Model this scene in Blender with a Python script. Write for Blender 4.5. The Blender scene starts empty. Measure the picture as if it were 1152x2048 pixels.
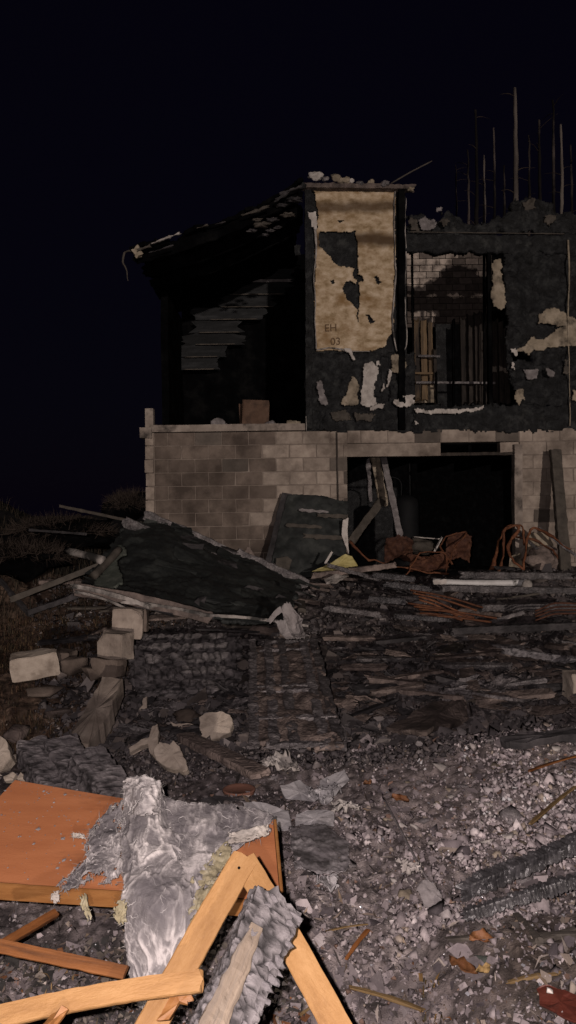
import bpy, bmesh, math
import numpy as np
from mathutils import Vector, Matrix
SC = bpy.context.scene
COL = SC.collection
R = math.radians
# ------------------------------------------------------------------ camera, sky, light, exposure
ROLL = R(0.7); EYE = 1.6; FPX = 1592.0
cam = bpy.data.cameras.new('camera'); cam.sensor_fit = 'VERTICAL'; cam.sensor_height = 36.0
cam.lens = 36.0 * FPX / 2048.0; cam.clip_start = 0.05; cam.clip_end = 2000
co = bpy.data.objects.new('camera', cam); COL.objects.link(co)
co.matrix_world = Matrix.Translation((0, 0, EYE)) @ Matrix.Rotation(R(90), 4, 'X') @ Matrix.Rotation(-ROLL, 4, 'Z')
SC.camera = co
SUN_EL = R(3.5); SUN_AZ = R(11)      # the distant lamp stands low, behind the camera and to its right
wd = bpy.data.worlds.new('World'); SC.world = wd; wd.use_nodes = True
nt = wd.node_tree; bg = nt.nodes['Background']
sky = nt.nodes.new('ShaderNodeTexSky'); sky.sky_type = 'NISHITA'; sky.sun_disc = False
sky.sun_elevation = SUN_EL; sky.sun_rotation = math.pi - SUN_AZ
tint = nt.nodes.new('ShaderNodeMix'); tint.data_type = 'RGBA'; tint.inputs[0].default_value = 0.93
hsv = nt.nodes.new('ShaderNodeRGB'); hsv.outputs[0].default_value = (0.34, 0.23, 0.90, 1)
nt.links.new(sky.outputs[0], tint.inputs[6]); nt.links.new(hsv.outputs[0], tint.inputs[7])
nt.links.new(tint.outputs[2], bg.inputs[0]); bg.inputs[1].default_value = 0.0036
sl = bpy.data.lights.new('sun', 'SUN'); sl.energy = 1.45; sl.angle = R(0.8); sl.color = (1.0, 0.86, 0.77)
so = bpy.data.objects.new('sun', sl); COL.objects.link(so)
sd = Vector((-math.sin(SUN_AZ) * math.cos(SUN_EL), math.cos(SUN_AZ) * math.cos(SUN_EL), -math.sin(SUN_EL)))
so.rotation_euler = sd.to_track_quat('-Z', 'Y').to_euler(); so.location = (6, -14, 3)
fl = bpy.data.lights.new('torch', 'POINT'); fl.energy = 680; fl.shadow_soft_size = 0.012; fl.color = (1.0, 0.85, 0.825)
fo = bpy.data.objects.new('torch', fl); COL.objects.link(fo); fo.location = (-0.085, 0.0, EYE + 0.05)
SC.view_settings.view_transform = 'Standard'; SC.view_settings.look = 'None'
SC.view_settings.exposure = 0; SC.view_settings.gamma = 1
# ------------------------------------------------------------------ numeric helpers
rng = np.random.default_rng(11)
def _h(ix, iy, iz, s):
    h = (ix.astype(np.uint32) * np.uint32(374761393)) ^ (iy.astype(np.uint32) * np.uint32(668265263)) ^ (iz.astype(np.uint32) * np.uint32(2147483647)) ^ np.uint32((s * 974634777 + 12345) & 0xffffffff)
    h = (h ^ (h >> np.uint32(13))) * np.uint32(1274126177)
    h = (h ^ (h >> np.uint32(16))) * np.uint32(2246822519)
    return ((h ^ (h >> np.uint32(15))) & np.uint32(0xffffff)).astype(np.float64) / float(0xffffff)
def vn(p, s=0):
    p = np.asarray(p, float); i = np.floor(p).astype(np.int64); f = p - i; f = f * f * (3 - 2 * f); o = 0.0
    for a in (0, 1):
        wx = f[..., 0] if a else 1 - f[..., 0]
        for b in (0, 1):
            wy = f[..., 1] if b else 1 - f[..., 1]
            for c in (0, 1):
                wz = f[..., 2] if c else 1 - f[..., 2]
                o = o + wx * wy * wz * _h(i[..., 0] + a, i[..., 1] + b, i[..., 2] + c, s)
    return o * 2 - 1
def fbm(p, f=1.0, o=4, s=0, g=0.5):
    p = np.asarray(p, float); r = 0; a = 1.0
    for k in range(o):
        r = r + a * vn(p * f + 17.3 * k, s + k); a *= g; f *= 2.03
    return r
def worley(p, s=0):
    p = np.asarray(p, float); i = np.floor(p).astype(np.int64); d1 = np.full(p.shape[:-1], 9.0); d2 = d1.copy()
    for a in (-1, 0, 1):
        for b in (-1, 0, 1):
            for c in (-1, 0, 1):
                x, y, z = i[..., 0] + a, i[..., 1] + b, i[..., 2] + c
                q = np.stack([x + _h(x, y, z, s), y + _h(x, y, z, s + 1), z + _h(x, y, z, s + 2)], -1)
                d = np.linalg.norm(q - p, axis=-1)
                d2 = np.where(d < d1, d1, np.minimum(d2, d)); d1 = np.minimum(d1, d)
    return d1, d2
def ss(a, b, x):
    t = np.clip((np.asarray(x, float) - a) / (b - a), 0, 1); return t * t * (3 - 2 * t)
def P(u, v, Y):
    """photo position + distance -> a point of the place"""
    du, dy = u - 576.0, 1024.0 - v
    c, s = math.cos(ROLL), math.sin(ROLL)
    return np.array([(du * c + dy * s) / FPX * Y, Y, EYE + (-du * s + dy * c) / FPX * Y])
def gz(x, y):
    x = np.asarray(x, float); y = np.asarray(y, float); x, y = np.broadcast_arrays(x, y)
    p = np.stack([x, y, np.zeros_like(x)], -1)
    z = 0.10 * fbm(p, 0.55, 3, 3)
    z = z + 0.62 * ss(8.3, 11.3, y) * ss(-1.6, 0.6, x) * (1 - ss(12.6, 15, y) * 0.6)
    z = z + 0.30 * ss(8.0, 10.5, y) * (1 - ss(-1.6, 0.6, x))
    z = z + 1.75 * np.exp(-(((x + 6.6) / 3.3) ** 2 + ((y - 14.0) / 3.6) ** 2))
    z = z + 0.20 * ss(0.15, 1.5, x) * (1 - ss(4.6, 5.4, y))
    z = z - 0.20 * np.exp(-((y - 5.62 - 0.1 * np.sin(x * 3)) / 0.2) ** 2) * ss(0.45, 0.8, x)
    z = z - 0.16 * np.exp(-((y - 2.2) / 0.55) ** 2) * (1 - ss(0.35, 0.8, x))
    z = z + 0.06 * ss(5.6, 6.2, y)
    return z
def G(u, v, h=0.0):
    """where the sight line through a photo position meets the ground (+h)"""
    ys = np.geomspace(1.2, 40, 900); d = P(u, v, 1.0); x = d[0] * ys; z = EYE + (d[2] - EYE) * ys
    k = np.argmax(z < gz(x, ys) + h)
    return np.array([x[k], ys[k], float(gz(x[k], ys[k])) + h])
def nrm(v): return v / (np.linalg.norm(v) + 1e-12)
# ------------------------------------------------------------------ object helpers
WL = {}
def tag(o, label=None, cat=None, group=None, kind=None):
    if label: o['label'] = label
    if cat: o['category'] = cat
    if group: o['group'] = group
    if kind or (cat and 'kind' not in o): o['kind'] = kind or 'thing'
    return o
def link(o, parent=None, loc=(0, 0, 0)):
    COL.objects.link(o); loc = np.array(loc, float)
    if parent is not None:
        o.parent = parent; o.location = loc - WL[parent.name]
    else: o.location = loc
    WL[o.name] = loc
    return o
def thing(name, loc, label, cat, group=None, kind=None):
    return tag(link(bpy.data.objects.new(name, None), None, loc), label, cat, group, kind)
def mesh(name, V, F, mat, smooth=False, col=None):
    me = bpy.data.meshes.new(name); V = np.asarray(V, float)
    if isinstance(F, np.ndarray):
        n, k = F.shape
        me.vertices.add(len(V)); me.vertices.foreach_set('co', V.astype(np.float32).ravel())
        me.loops.add(n * k); me.loops.foreach_set('vertex_index', F.astype(np.int32).ravel())
        me.polygons.add(n); me.polygons.foreach_set('loop_start', np.arange(0, n * k, k, dtype=np.int32))
        me.update(calc_edges=True); me.validate()
    else:
        me.from_pydata(V.tolist(), [], F); me.update()
    if smooth: me.polygons.foreach_set('use_smooth', np.ones(len(me.polygons), bool))
    if col is not None:
        at = me.attributes.new('Col', 'FLOAT_COLOR', 'POINT')
        c4 = np.ones((len(V), 4), np.float32); c4[:, :3] = col; at.data.foreach_set('color', c4.ravel())
    if mat: me.materials.append(mat)
    return me
def mk(name, V, F, mat, parent=None, smooth=False, col=None, solid=0, soff=-1):
    V = np.asarray(V, float); base = np.array([V[:, 0].mean(), V[:, 1].mean(), V[:, 2].min()])
    o = bpy.data.objects.new(name, mesh(name, V - base, F, mat, smooth, col)); link(o, parent, base)
    if solid:
        m = o.modifiers.new('thickness', 'SOLIDIFY'); m.thickness = solid; m.offset = soff
    return o
def boxv(x0, x1, y0, y1, z0, z1):
    V = np.array([(x, y, z) for z in (z0, z1) for y in (y0, y1) for x in (x0, x1)], float)
    return V, [(0, 2, 3, 1), (4, 5, 7, 6), (0, 1, 5, 4), (2, 6, 7, 3), (0, 4, 6, 2), (1, 3, 7, 5)]
def box(name, x0, x1, y0, y1, z0, z1, mat, parent=None, n=0.0, seed=0, div=0.15):
    """a box with gently uneven faces"""
    d = np.maximum(1, np.round(np.array([x1 - x0, y1 - y0, z1 - z0]) / div)).astype(int); d = np.minimum(d, 40)
    bm = bmesh.new(); Vs = {}
    def g(i, j, k):
        if (i, j, k) not in Vs:
            Vs[(i, j, k)] = bm.verts.new((x0 + (x1 - x0) * i / d[0], y0 + (y1 - y0) * j / d[1], z0 + (z1 - z0) * k / d[2]))
        return Vs[(i, j, k)]
    for a in (0, 1):
        for i in range(d[0]):
            for j in range(d[1]):
                q = [g(i, j, a * d[2]), g(i + 1, j, a * d[2]), g(i + 1, j + 1, a * d[2]), g(i, j + 1, a * d[2])]; bm.faces.new(q if a else q[::-1])
            for k in range(d[2]):
                q = [g(i, a * d[1], k), g(i + 1, a * d[1], k), g(i + 1, a * d[1], k + 1), g(i, a * d[1], k + 1)]; bm.faces.new(q[::-1] if a else q)
        for j in range(d[1]):
            for k in range(d[2]):
                q = [g(a * d[0], j, k), g(a * d[0], j + 1, k), g(a * d[0], j + 1, k + 1), g(a * d[0], j, k + 1)]; bm.faces.new(q if a else q[::-1])
    V = np.array([v.co for v in bm.verts]); bm.verts.index_update(); F = [[v.index for v in f.verts] for f in bm.faces]; bm.free()
    if n:
        V = V + n * np.stack([fbm(V, 3, 3, seed + k * 7) for k in range(3)], -1)
    return mk(name, V, F, mat, parent)
def board(name, a, b, w, t, mat, parent=None, up=(0, 0, 1), n=2, segs=10, rough=0.002, rf=18, bow=0.0, jag=0.0, seed=0, taper=1.0, allig=0.0, af=22, smooth=False, bowdir=None, aniso=(1, 1, 1)):
    a = np.array(a, float); b = np.array(b, float); d = b - a; L = np.linalg.norm(d); e = d / L
    s = nrm(np.cross(e, np.array(up, float))); m = nrm(np.cross(s, e))
    c = []
    for k in range(n): c.append((-.5 + (k + .12) / n * 1, -.5))
    for k in range(n): c.append((.5, -.5 + (k + .12) / n))
    for k in range(n): c.append((.5 - (k + .12) / n, .5))
    for k in range(n): c.append((-.5, .5 - (k + .12) / n))
    # knock the corners off
    c = np.array(c); N = len(c); cc = c.copy(); cc[np.abs(c).min(1) > .42] *= .97
    ts = np.linspace(0, 1, segs + 1); V = []
    bd = m if bowdir is None else np.array(bowdir, float)
    for t_ in ts:
        k = 1 + (taper - 1) * t_
        V.append(a + d * t_ + bd * bow * 4 * t_ * (1 - t_) + s * (cc[:, :1] * w * k) + m * (cc[:, 1:] * t * k))
    V = np.array(V)
    q = (V.reshape(-1, 3)); out = (V - (a + d * ts[:, None])[:, None, :] - bd * (bow * 4 * ts * (1 - ts))[:, None, None]).reshape(-1, 3)
    out = out / (np.linalg.norm(out, axis=1)[:, None] + 1e-9)
    loc = np.stack([(q - a) @ e, (q - a) @ s, (q - a) @ m], -1) + seed * 3.7
    dis = rough * fbm(loc, rf, 3, seed)
    if allig:
        d1, d2 = worley(loc * np.array(aniso) * af, seed); dis = dis - allig * (1 - ss(0.0, .22, d2 - d1)) + allig * .5 * fbm(loc, 9, 2, seed + 5)
    q = q + out * dis[:, None]
    ck = np.ones(len(q)) if not allig else .22 + .78 * ss(.03, .20, d2 - d1)
    if jag:
        jj = fbm(loc[:, 1:2] * np.array([[1, 0, 0]]) + loc[:, 2:3] * np.array([[0, 1, 0]]), 40, 2, seed + 3)
        q[:N] -= e * (jag * jj[:N, None]); q[-N:] += e * (jag * jj[-N:, None])
    F = [(i * N + j, i * N + (j + 1) % N, (i + 1) * N + (j + 1) % N, (i + 1) * N + j) for i in range(segs) for j in range(N)]
    c0 = len(q); q = np.vstack([q, q[:N].mean(0) + e * jag * .2, q[-N:].mean(0) - e * jag * .2])
    F += [(c0, (j + 1) % N, j) for j in range(N)] + [(c0 + 1, segs * N + j, segs * N + (j + 1) % N) for j in range(N)]
    ob = mk(name, q, F, mat, parent, smooth)
    at = ob.data.attributes.new('Loc', 'FLOAT_VECTOR', 'POINT'); lc = np.vstack([loc, loc[:1], loc[-1:]]).astype(np.float32); at.data.foreach_set('vector', lc.ravel())
    if allig:
        ca = ob.data.attributes.new('Col', 'FLOAT_COLOR', 'POINT'); c4 = np.ones((len(q), 4), np.float32); c4[:len(ck), :3] = ck[:, None]; ca.data.foreach_set('color', c4.ravel())
    return ob
def tube(name, pts, r, mat, parent=None, sides=7, sub=6, rough=0.0, seed=0):
    pts = np.array(pts, float); r = np.broadcast_to(np.asarray(r, float), (len(pts),)); C = []; Rr = []
    ex = np.vstack([2 * pts[0] - pts[1], pts, 2 * pts[-1] - pts[-2]])
    for i in range(len(pts) - 1):
        p0, p1, p2, p3 = ex[i:i + 4]
        for t in np.linspace(0, 1, sub, endpoint=False):
            C.append(.5 * ((2 * p1) + (-p0 + p2) * t + (2 * p0 - 5 * p1 + 4 * p2 - p3) * t * t + (-p0 + 3 * p1 - 3 * p2 + p3) * t ** 3)); Rr.append(r[i] * (1 - t) + r[i + 1] * t)
    C.append(pts[-1]); Rr.append(r[-1]); C = np.array(C); V = []; up = np.array([.13, .21, .97])
    for i in range(len(C)):
        e = nrm(C[min(i + 1, len(C) - 1)] - C[max(i - 1, 0)]); s = np.cross(e, up)
        if np.linalg.norm(s) < .2: s = np.cross(e, [1, 0, 0])
        s = nrm(s); m = np.cross(s, e)
        for k in range(sides):
            an = 2 * math.pi * k / sides; V.append(C[i] + (s * math.cos(an) + m * math.sin(an)) * Rr[i])
    V = np.array(V)
    if rough: V = V + rough * np.stack([fbm(V, 9, 2, seed + k) for k in range(3)], -1)
    n = len(C); F = [(i * sides + k, i * sides + (k + 1) % sides, (i + 1) * sides + (k + 1) % sides, (i + 1) * sides + k) for i in range(n - 1) for k in range(sides)]
    F += [tuple(range(sides))[::-1], tuple((n - 1) * sides + k for k in range(sides))]
    return mk(name, V, F, mat, parent, True)
def inpoly(u, v, poly):
    poly = np.array(poly, float); r = np.zeros(u.shape, bool); j = len(poly) - 1
    for i in range(len(poly)):
        x0, y0 = poly[i]; x1, y1 = poly[j]
        c = ((y0 > v) != (y1 > v)) & (u < (x1 - x0) * (v - y0) / (y1 - y0 + 1e-12) + x0); r ^= c; j = i
    return r
def cut(name, poly, Y, thick, mat, parent=None, holes=(), cell=2.5, warp=4.0, wf=0.06, bulge=0.012, bf=4, seed=0, slope=(0, 0)):
    """a torn flat sheet: outline and holes given where they stand on a plane, with ragged edges and real thickness"""
    A = np.array(poly, float); u0, v0 = A.min(0) - warp; u1, v1 = A.max(0) + warp
    nu = int((u1 - u0) / cell) + 2; nv = int((v1 - v0) / cell) + 2
    U, Vv = np.meshgrid(np.linspace(u0, u1, nu), np.linspace(v0, v1, nv))
    uc = .25 * (U[:-1, :-1] + U[1:, :-1] + U[:-1, 1:] + U[1:, 1:]); vc = .25 * (Vv[:-1, :-1] + Vv[1:, :-1] + Vv[:-1, 1:] + Vv[1:, 1:])
    q = np.stack([uc, vc, np.zeros_like(uc)], -1)
    wu = uc + warp * fbm(q, wf, 4, seed, .6); wv = vc + warp * fbm(q, wf, 4, seed + 9, .6)
    keep = inpoly(wu, wv, poly)
    for h in holes: keep &= ~inpoly(wu, wv, h)
    c, s = math.cos(ROLL), math.sin(ROLL); du, dy = U - 576, 1024 - Vv
    um, vm = A.mean(0)
    YY = Y + slope[0] * (U - um) + slope[1] * (Vv - vm)
    pts = np.stack([(du * c + dy * s) / FPX * YY, YY, EYE + (-du * s + dy * c) / FPX * YY], -1)
    pts[..., 1] += bulge * fbm(pts * np.array([1, 0, 1]), bf, 4, seed + 4)
    idx = np.arange(nu * nv).reshape(nv, nu); ii, jj = np.nonzero(keep)
    if len(ii) == 0: return None
    F = np.stack([idx[ii, jj], idx[ii + 1, jj], idx[ii + 1, jj + 1], idx[ii, jj + 1]], -1)
    used, inv = np.unique(F.ravel(), return_inverse=True)
    return mk(name, pts.reshape(-1, 3)[used], inv.reshape(-1, 4), mat, parent, False, solid=thick, soff=-1)
def rag(name, ctrl, nu, nv, mat, parent=None, amp=0.02, f=8, tear=0.06, seed=0, thick=0.004, ridge=0.0, tf=9, smooth=True, vc=None, an=(1, 1, 1), folds=0.0):
    """a crumpled sheet through a grid of control points"""
    C = np.array(ctrl, float); r, k = C.shape[:2]
    def interp(A, n):
        m = len(A); x = np.linspace(0, m - 1, n); i = np.clip(np.floor(x).astype(int), 0, m - 2); t = (x - i)
        sh = (-1,) + (1,) * (A.ndim - 1); t = t.reshape(sh)
        g = lambda j: A[np.clip(j, 0, m - 1)]
        p0, p1, p2, p3 = g(i - 1), g(i), g(i + 1), g(i + 2)
        return .5 * (2 * p1 + (-p0 + p2) * t + (2 * p0 - 5 * p1 + 4 * p2 - p3) * t * t + (-p0 + 3 * p1 - 3 * p2 + p3) * t ** 3)
    S = interp(C, nv); S = np.swapaxes(interp(np.swapaxes(S, 0, 1), nu), 0, 1)
    tu = np.gradient(S, axis=1); tv = np.gradient(S, axis=0); N = np.cross(tu, tv); N /= np.linalg.norm(N, axis=-1, keepdims=True) + 1e-12
    if (N @ np.array([0, -.7, .7])).mean() < 0: N = -N      # ridges rise on the upper side
    h = amp * fbm(S, f, 4, seed); crest = 0 * h
    if ridge:
        w = S * np.array(an) + .05 * np.stack([fbm(S, 5, 3, seed + 20 + q) for q in range(3)], -1)
        cr = lambda f_, k_: (1 - np.minimum(np.abs(vn(w * f_ * 1.3, seed + k_) + .25 * vn(w * f_ * 3.1, seed + k_ + 9)) * 3.6, 1)) ** 1.3 * ss(-.35, .35, vn(w * f_ * .6 + 7, seed + k_ + 5))
        h = h + ridge * 1.1 * cr(9, 31) + ridge * 1.1 * cr(19, 32) + ridge * .8 * cr(41, 33)
        pt_ = ss(-.25, .55, fbm(S, 5, 3, seed + 60)); crest = np.clip((cr(9, 31) + cr(19, 32) + .9 * cr(41, 33) + .6 * cr(75, 34)) * (.3 + .7 * pt_) + .25 * pt_, 0, 1.15)
    if folds:
        fu, fv = np.meshgrid(np.linspace(0, 1, nu), np.linspace(0, 1, nv)); ph = fu * 13 + 1.0 * fbm(np.stack([fu * 1.2, fv * 2.2, 0 * fu], -1), 1, 3, seed + 70); h = h + folds * (1 - np.abs(np.sin(ph))) ** 1.4 * (.5 + .5 * fbm(np.stack([fu * 3, fv * 4, 0 * fu], -1), 1, 2, seed + 71))
    S = S + N * h[..., None]
    uu, vv = np.meshgrid(np.linspace(0, 1, nu), np.linspace(0, 1, nv)); e = np.minimum(np.minimum(uu, 1 - uu), np.minimum(vv, 1 - vv))
    nz = fbm(np.stack([uu * tf, vv * tf, np.zeros_like(uu)], -1), 1, 4, seed + 50, .65)
    ok = e > tear * (.5 + nz)
    okc = ok[:-1, :-1] & ok[1:, :-1] & ok[:-1, 1:] & ok[1:, 1:]
    idx = np.arange(nu * nv).reshape(nv, nu); ii, jj = np.nonzero(okc)
    F = np.stack([idx[ii, jj], idx[ii + 1, jj], idx[ii + 1, jj + 1], idx[ii, jj + 1]], -1)
    used, inv = np.unique(F.ravel(), return_inverse=True)
    cv_ = None
    if vc is not None: cv_ = (np.array(vc[0]) * (1 - crest[..., None]) + np.array(vc[1]) * crest[..., None]).reshape(-1, 3)[used]
    o = mk(name, S.reshape(-1, 3)[used], inv.reshape(-1, 4), mat, parent, smooth, col=cv_, solid=thick, soff=0)
    rag.last = (S, N, ok)
    edge = ok & (e < tear * (.5 + nz) + .05)
    return o, S[ok], S[edge]
_ico = {}
def ico(k):
    if k not in _ico:
        bm = bmesh.new(); bmesh.ops.create_icosphere(bm, subdivisions=k, radius=1.0); bm.verts.index_update()
        _ico[k] = (np.array([v.co for v in bm.verts]), np.array([[v.index for v in f.verts] for f in bm.faces])); bm.free()
    return _ico[k]
def lumpm(size, sub=3, rough=.3, f=1.6, seed=0, flat=0.0):
    V, F = ico(sub); V = V * (1 + rough * fbm(V + seed * 5.1, f, 4, seed))[:, None]
    d1, d2 = worley(V * 2.2 + seed, seed); V = V * (1 - .12 * (1 - ss(0, .25, d2 - d1)))[:, None]
    return V * np.array(size), F
def lump(name, c, size, mat, parent=None, sub=3, rough=.3, seed=0, f=1.6):
    V, F = lumpm(size, sub, rough, f, seed); return mk(name, V + np.array(c), F, mat, parent, False)
def rockm(size, seed, npts=13, cuts=2, rough=.035):
    r = np.random.default_rng(seed); bm = bmesh.new()
    p = r.uniform(-1, 1, (npts, 3)); p = p / np.maximum(np.abs(p).max(1), 1e-3)[:, None] * r.uniform(.72, 1, (npts, 1))
    for q in p: bm.verts.new(q)
    res = bmesh.ops.convex_hull(bm, input=bm.verts)
    bmesh.ops.delete(bm, geom=[v for v in bm.verts if not v.link_faces], context='VERTS')
    if cuts: bmesh.ops.subdivide_edges(bm, edges=bm.edges[:], cuts=cuts, use_grid_fill=True)
    bmesh.ops.triangulate(bm, faces=bm.faces[:]); bm.verts.index_update()
    V = np.array([v.co for v in bm.verts]); F = np.array([[v.index for v in f.verts] for f in bm.faces]); bm.free()
    V = V + rough * np.stack([fbm(V, 2.5, 3, seed + k) for k in range(3)], -1)
    return V * np.array(size) * .5, F
def rot(az=0, tx=0, ty=0):
    return np.array(Matrix.Rotation(az, 3, 'Z') @ Matrix.Rotation(tx, 3, 'X') @ Matrix.Rotation(ty, 3, 'Y'))
def rock(name, c, size, mat, seed=0, az=0, tx=0, ty=0, parent=None, npts=13, cuts=2, rough=.035):
    V, F = rockm(size, seed, npts, cuts, rough); return mk(name, V @ rot(az, tx, ty).T + np.array(c), F, mat, parent)
def chunk(name, pts, thick, mat, parent=None, normal=(0, -1, .5), seed=0, jag=.006, sub=5):
    """a thick broken plate: outline points in space, extruded along normal, edges chipped"""
    pts = np.array(pts, float); n = nrm(np.array(normal, float)); o = []
    for i in range(len(pts)):
        a, b = pts[i], pts[(i + 1) % len(pts)]
        for k in range(sub): o.append(a + (b - a) * k / sub)
    o = np.array(o); o = o + jag * np.stack([fbm(o, 30, 2, seed + k) for k in range(3)], -1); c = o.mean(0); N = len(o)
    inn = c + (o - c) * .55 + n * .004 * fbm(o, 14, 2, seed + 8)[:, None]
    top = c + (o - c) * .96 + n * (.004 * fbm(o, 25, 2, seed + 9))[:, None]
    mid = o - n * thick * .12; bot = c + (o - c) * .97 - n * thick
    V = np.vstack([[c + n * .002], inn, top, mid, bot, [c - n * thick]])
    F = [(0, 1 + i, 1 + (i + 1) % N) for i in range(N)]
    for L in range(3):
        F += [(1 + L * N + i, 1 + (L + 1) * N + i, 1 + (L + 1) * N + (i + 1) % N, 1 + L * N + (i + 1) % N) for i in range(N)]
    F += [(1 + 4 * N, 1 + 3 * N + (i + 1) % N, 1 + 3 * N + i) for i in range(N)]
    ob = mk(name, V, F, mat, parent)
    bm = bmesh.new(); bm.from_mesh(ob.data); bmesh.ops.recalc_face_normals(bm, faces=bm.faces[:]); bm.to_mesh(ob.data); bm.free()
    return ob
# ------------------------------------------------------------------ materials
MT = {}
def M(name, cols, scale=6, rough=.85, bump=.3, bscale=40, stretch=(1, 1, 1), spec=.25, world=True, detail=7, soot=None, vcol=False, crack=0, rnd=0.0, metal=0.0, bdist=.01, crackw=.5, sheen=0, trans=0.0, distort=0.0, rr=(.30, .42)):
    m = bpy.data.materials.new(name); m.use_nodes = True; t = m.node_tree; N = t.nodes; L = t.links; b = N['Principled BSDF']
    if world == 'grain':
        ga = N.new('ShaderNodeAttribute'); ga.attribute_name = 'Loc'; v = ga.outputs['Vector']
    elif world: v = N.new('ShaderNodeNewGeometry').outputs['Position']
    else: v = N.new('ShaderNodeTexCoord').outputs['Object']
    mp = N.new('ShaderNodeMapping'); mp.inputs['Scale'].default_value = stretch; L.new(v, mp.inputs[0]); v = mp.outputs[0]
    v0 = v
    if rnd:
        oi = N.new('ShaderNodeObjectInfo'); ad = N.new('ShaderNodeVectorMath'); ad.operation = 'MULTIPLY_ADD'
        cx = N.new('ShaderNodeCombineXYZ'); L.new(oi.outputs['Random'], cx.inputs[0]); L.new(oi.outputs['Random'], cx.inputs[2])
        L.new(cx.outputs[0], ad.inputs[0]); ad.inputs[1].default_value = (37, 37, 37); L.new(v, ad.inputs[2]); v = ad.outputs[0]
    n1 = N.new('ShaderNodeTexNoise'); n1.inputs['Scale'].default_value = scale; n1.inputs['Detail'].default_value = detail; n1.inputs['Roughness'].default_value = .62; n1.inputs['Distortion'].default_value = distort
    L.new(v, n1.inputs['Vector'])
    rp = N.new('ShaderNodeValToRGB'); e = rp.color_ramp.elements; k = len(cols)
    while len(e) < k: e.new(.5)
    for i, c in enumerate(cols): e[i].position = rr[0] + rr[1] * i / (k - 1); e[i].color = (*c, 1)
    L.new(n1.outputs['Fac'], rp.inputs[0]); c = rp.outputs[0]
    def mix(a, bb, f, mode='MIX'):
        x = N.new('ShaderNodeMix'); x.data_type = 'RGBA'; x.blend_type = mode
        for s_, val in ((6, a), (7, bb)):
            if isinstance(val, tuple): x.inputs[s_].default_value = (*val, 1)
            else: L.new(val, x.inputs[s_])
        if isinstance(f, float): x.inputs[0].default_value = f
        else: L.new(f, x.inputs[0])
        return x.outputs[2]
    if rnd:
        mr = N.new('ShaderNodeMapRange'); mr.inputs[3].default_value = 1 - rnd; mr.inputs[4].default_value = 1 + rnd * .6
        L.new(oi.outputs['Random'], mr.inputs[0])
        cb = N.new('ShaderNodeCombineColor')
        for i in range(3): L.new(mr.outputs[0], cb.inputs[i])
        c = mix(c, cb.outputs[0], 1.0, 'MULTIPLY')
    if soot:
        sc_, lo, hi, scol = soot
        n3 = N.new('ShaderNodeTexNoise'); n3.inputs['Scale'].default_value = sc_; n3.inputs['Detail'].default_value = 8; n3.inputs['Roughness'].default_value = .65
        L.new(v0, n3.inputs['Vector'])
        mr = N.new('ShaderNodeMapRange'); mr.inputs[1].default_value = lo; mr.inputs[2].default_value = hi; L.new(n3.outputs['Fac'], mr.inputs[0])
        c = mix(c, scol, mr.outputs[0])
    if vcol:
        at = N.new('ShaderNodeAttribute'); at.attribute_name = 'Col'; c = mix(c, at.outputs['Color'], 1.0, 'MULTIPLY')
    L.new(c, b.inputs['Base Color']); b.inputs['Roughness'].default_value = rough; b.inputs['Specular IOR Level'].default_value = spec; b.inputs['Metallic'].default_value = metal
    if trans: b.inputs['Transmission Weight'].default_value = trans
    if bump:
        n2 = N.new('ShaderNodeTexNoise'); n2.inputs['Scale'].default_value = bscale; n2.inputs['Detail'].default_value = 5; n2.inputs['Roughness'].default_value = .65; L.new(v, n2.inputs['Vector'])
        hgt = n2.outputs['Fac']
        if crack:
            vo = N.new('ShaderNodeTexVoronoi'); vo.feature = 'DISTANCE_TO_EDGE'; vo.inputs['Scale'].default_value = crack; L.new(v, vo.inputs['Vector'])
            mr = N.new('ShaderNodeMapRange'); mr.inputs[2].default_value = .14; L.new(vo.outputs['Distance'], mr.inputs[0])
            ma = N.new('ShaderNodeMath'); ma.operation = 'MULTIPLY_ADD'; L.new(mr.outputs[0], ma.inputs[0]); ma.inputs[1].default_value = crackw; L.new(hgt, ma.inputs[2]); hgt = ma.outputs[0]
        bp = N.new('ShaderNodeBump'); bp.inputs['Strength'].default_value = bump; bp.inputs['Distance'].default_value = bdist; L.new(hgt, bp.inputs['Height']); L.new(bp.outputs[0], b.inputs['Normal'])
    MT[name] = m; return m
BLK = (.008, .008, .009)
M('char', [(0.031, 0.0279, 0.0296), (0.0869, 0.0776, 0.0791), (0.2096, 0.1894, 0.1878)], 9, .55, .8, 45, spec=.45, crack=24, rnd=.35)
M('char_dull', [(0.0126, 0.0119, 0.0126), (0.0336, 0.0308, 0.0322), (0.077, 0.07, 0.0714)], 5, .8, .7, 30, spec=.2)
M('char_roof', [(0.0008, 0.0008, 0.001), (0.0021, 0.0021, 0.0024), (0.007, 0.007, 0.007)], 3.2, 1.0, .6, 25, spec=.02)
M('char_wall', [(.0010, .0011, .0015), (.0042, .0046, .0056), (.017, .018, .0185)], 9, .7, 1.0, 14, spec=.3, bdist=.04, detail=9, rr=(.40, .24), soot=(4.6, .57, .72, (.032, .033, .032)))
M('char_brown', [(0.0435, 0.0342, 0.031), (0.1211, 0.0948, 0.0838), (0.2407, 0.1894, 0.1646)], 6, .75, .7, 40, stretch=(1, 1, 1), spec=.25, crack=18, rnd=.3)
M('char_alligator', [(.02, .019, .02), (.05, .047, .05), (.13, .12, .125)], 14, .5, .9, 70, spec=.5, crack=34, world=False)
M('char_beam', [(.02, .019, .02), (.045, .043, .045), (.10, .095, .10)], 14, .38, .35, 70, spec=.7, world=False)
M('char_core', [(.05, .046, .047), (.12, .111, .113), (.215, .20, .203)], 13, .8, .8, 60, spec=.25, world='grain', vcol=True)
M('char_cracked', [(.05, .045, .0465), (.12, .108, .11), (.23, .21, .21)], 11, .6, .8, 60, spec=.4, world='grain', vcol=True)
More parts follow.
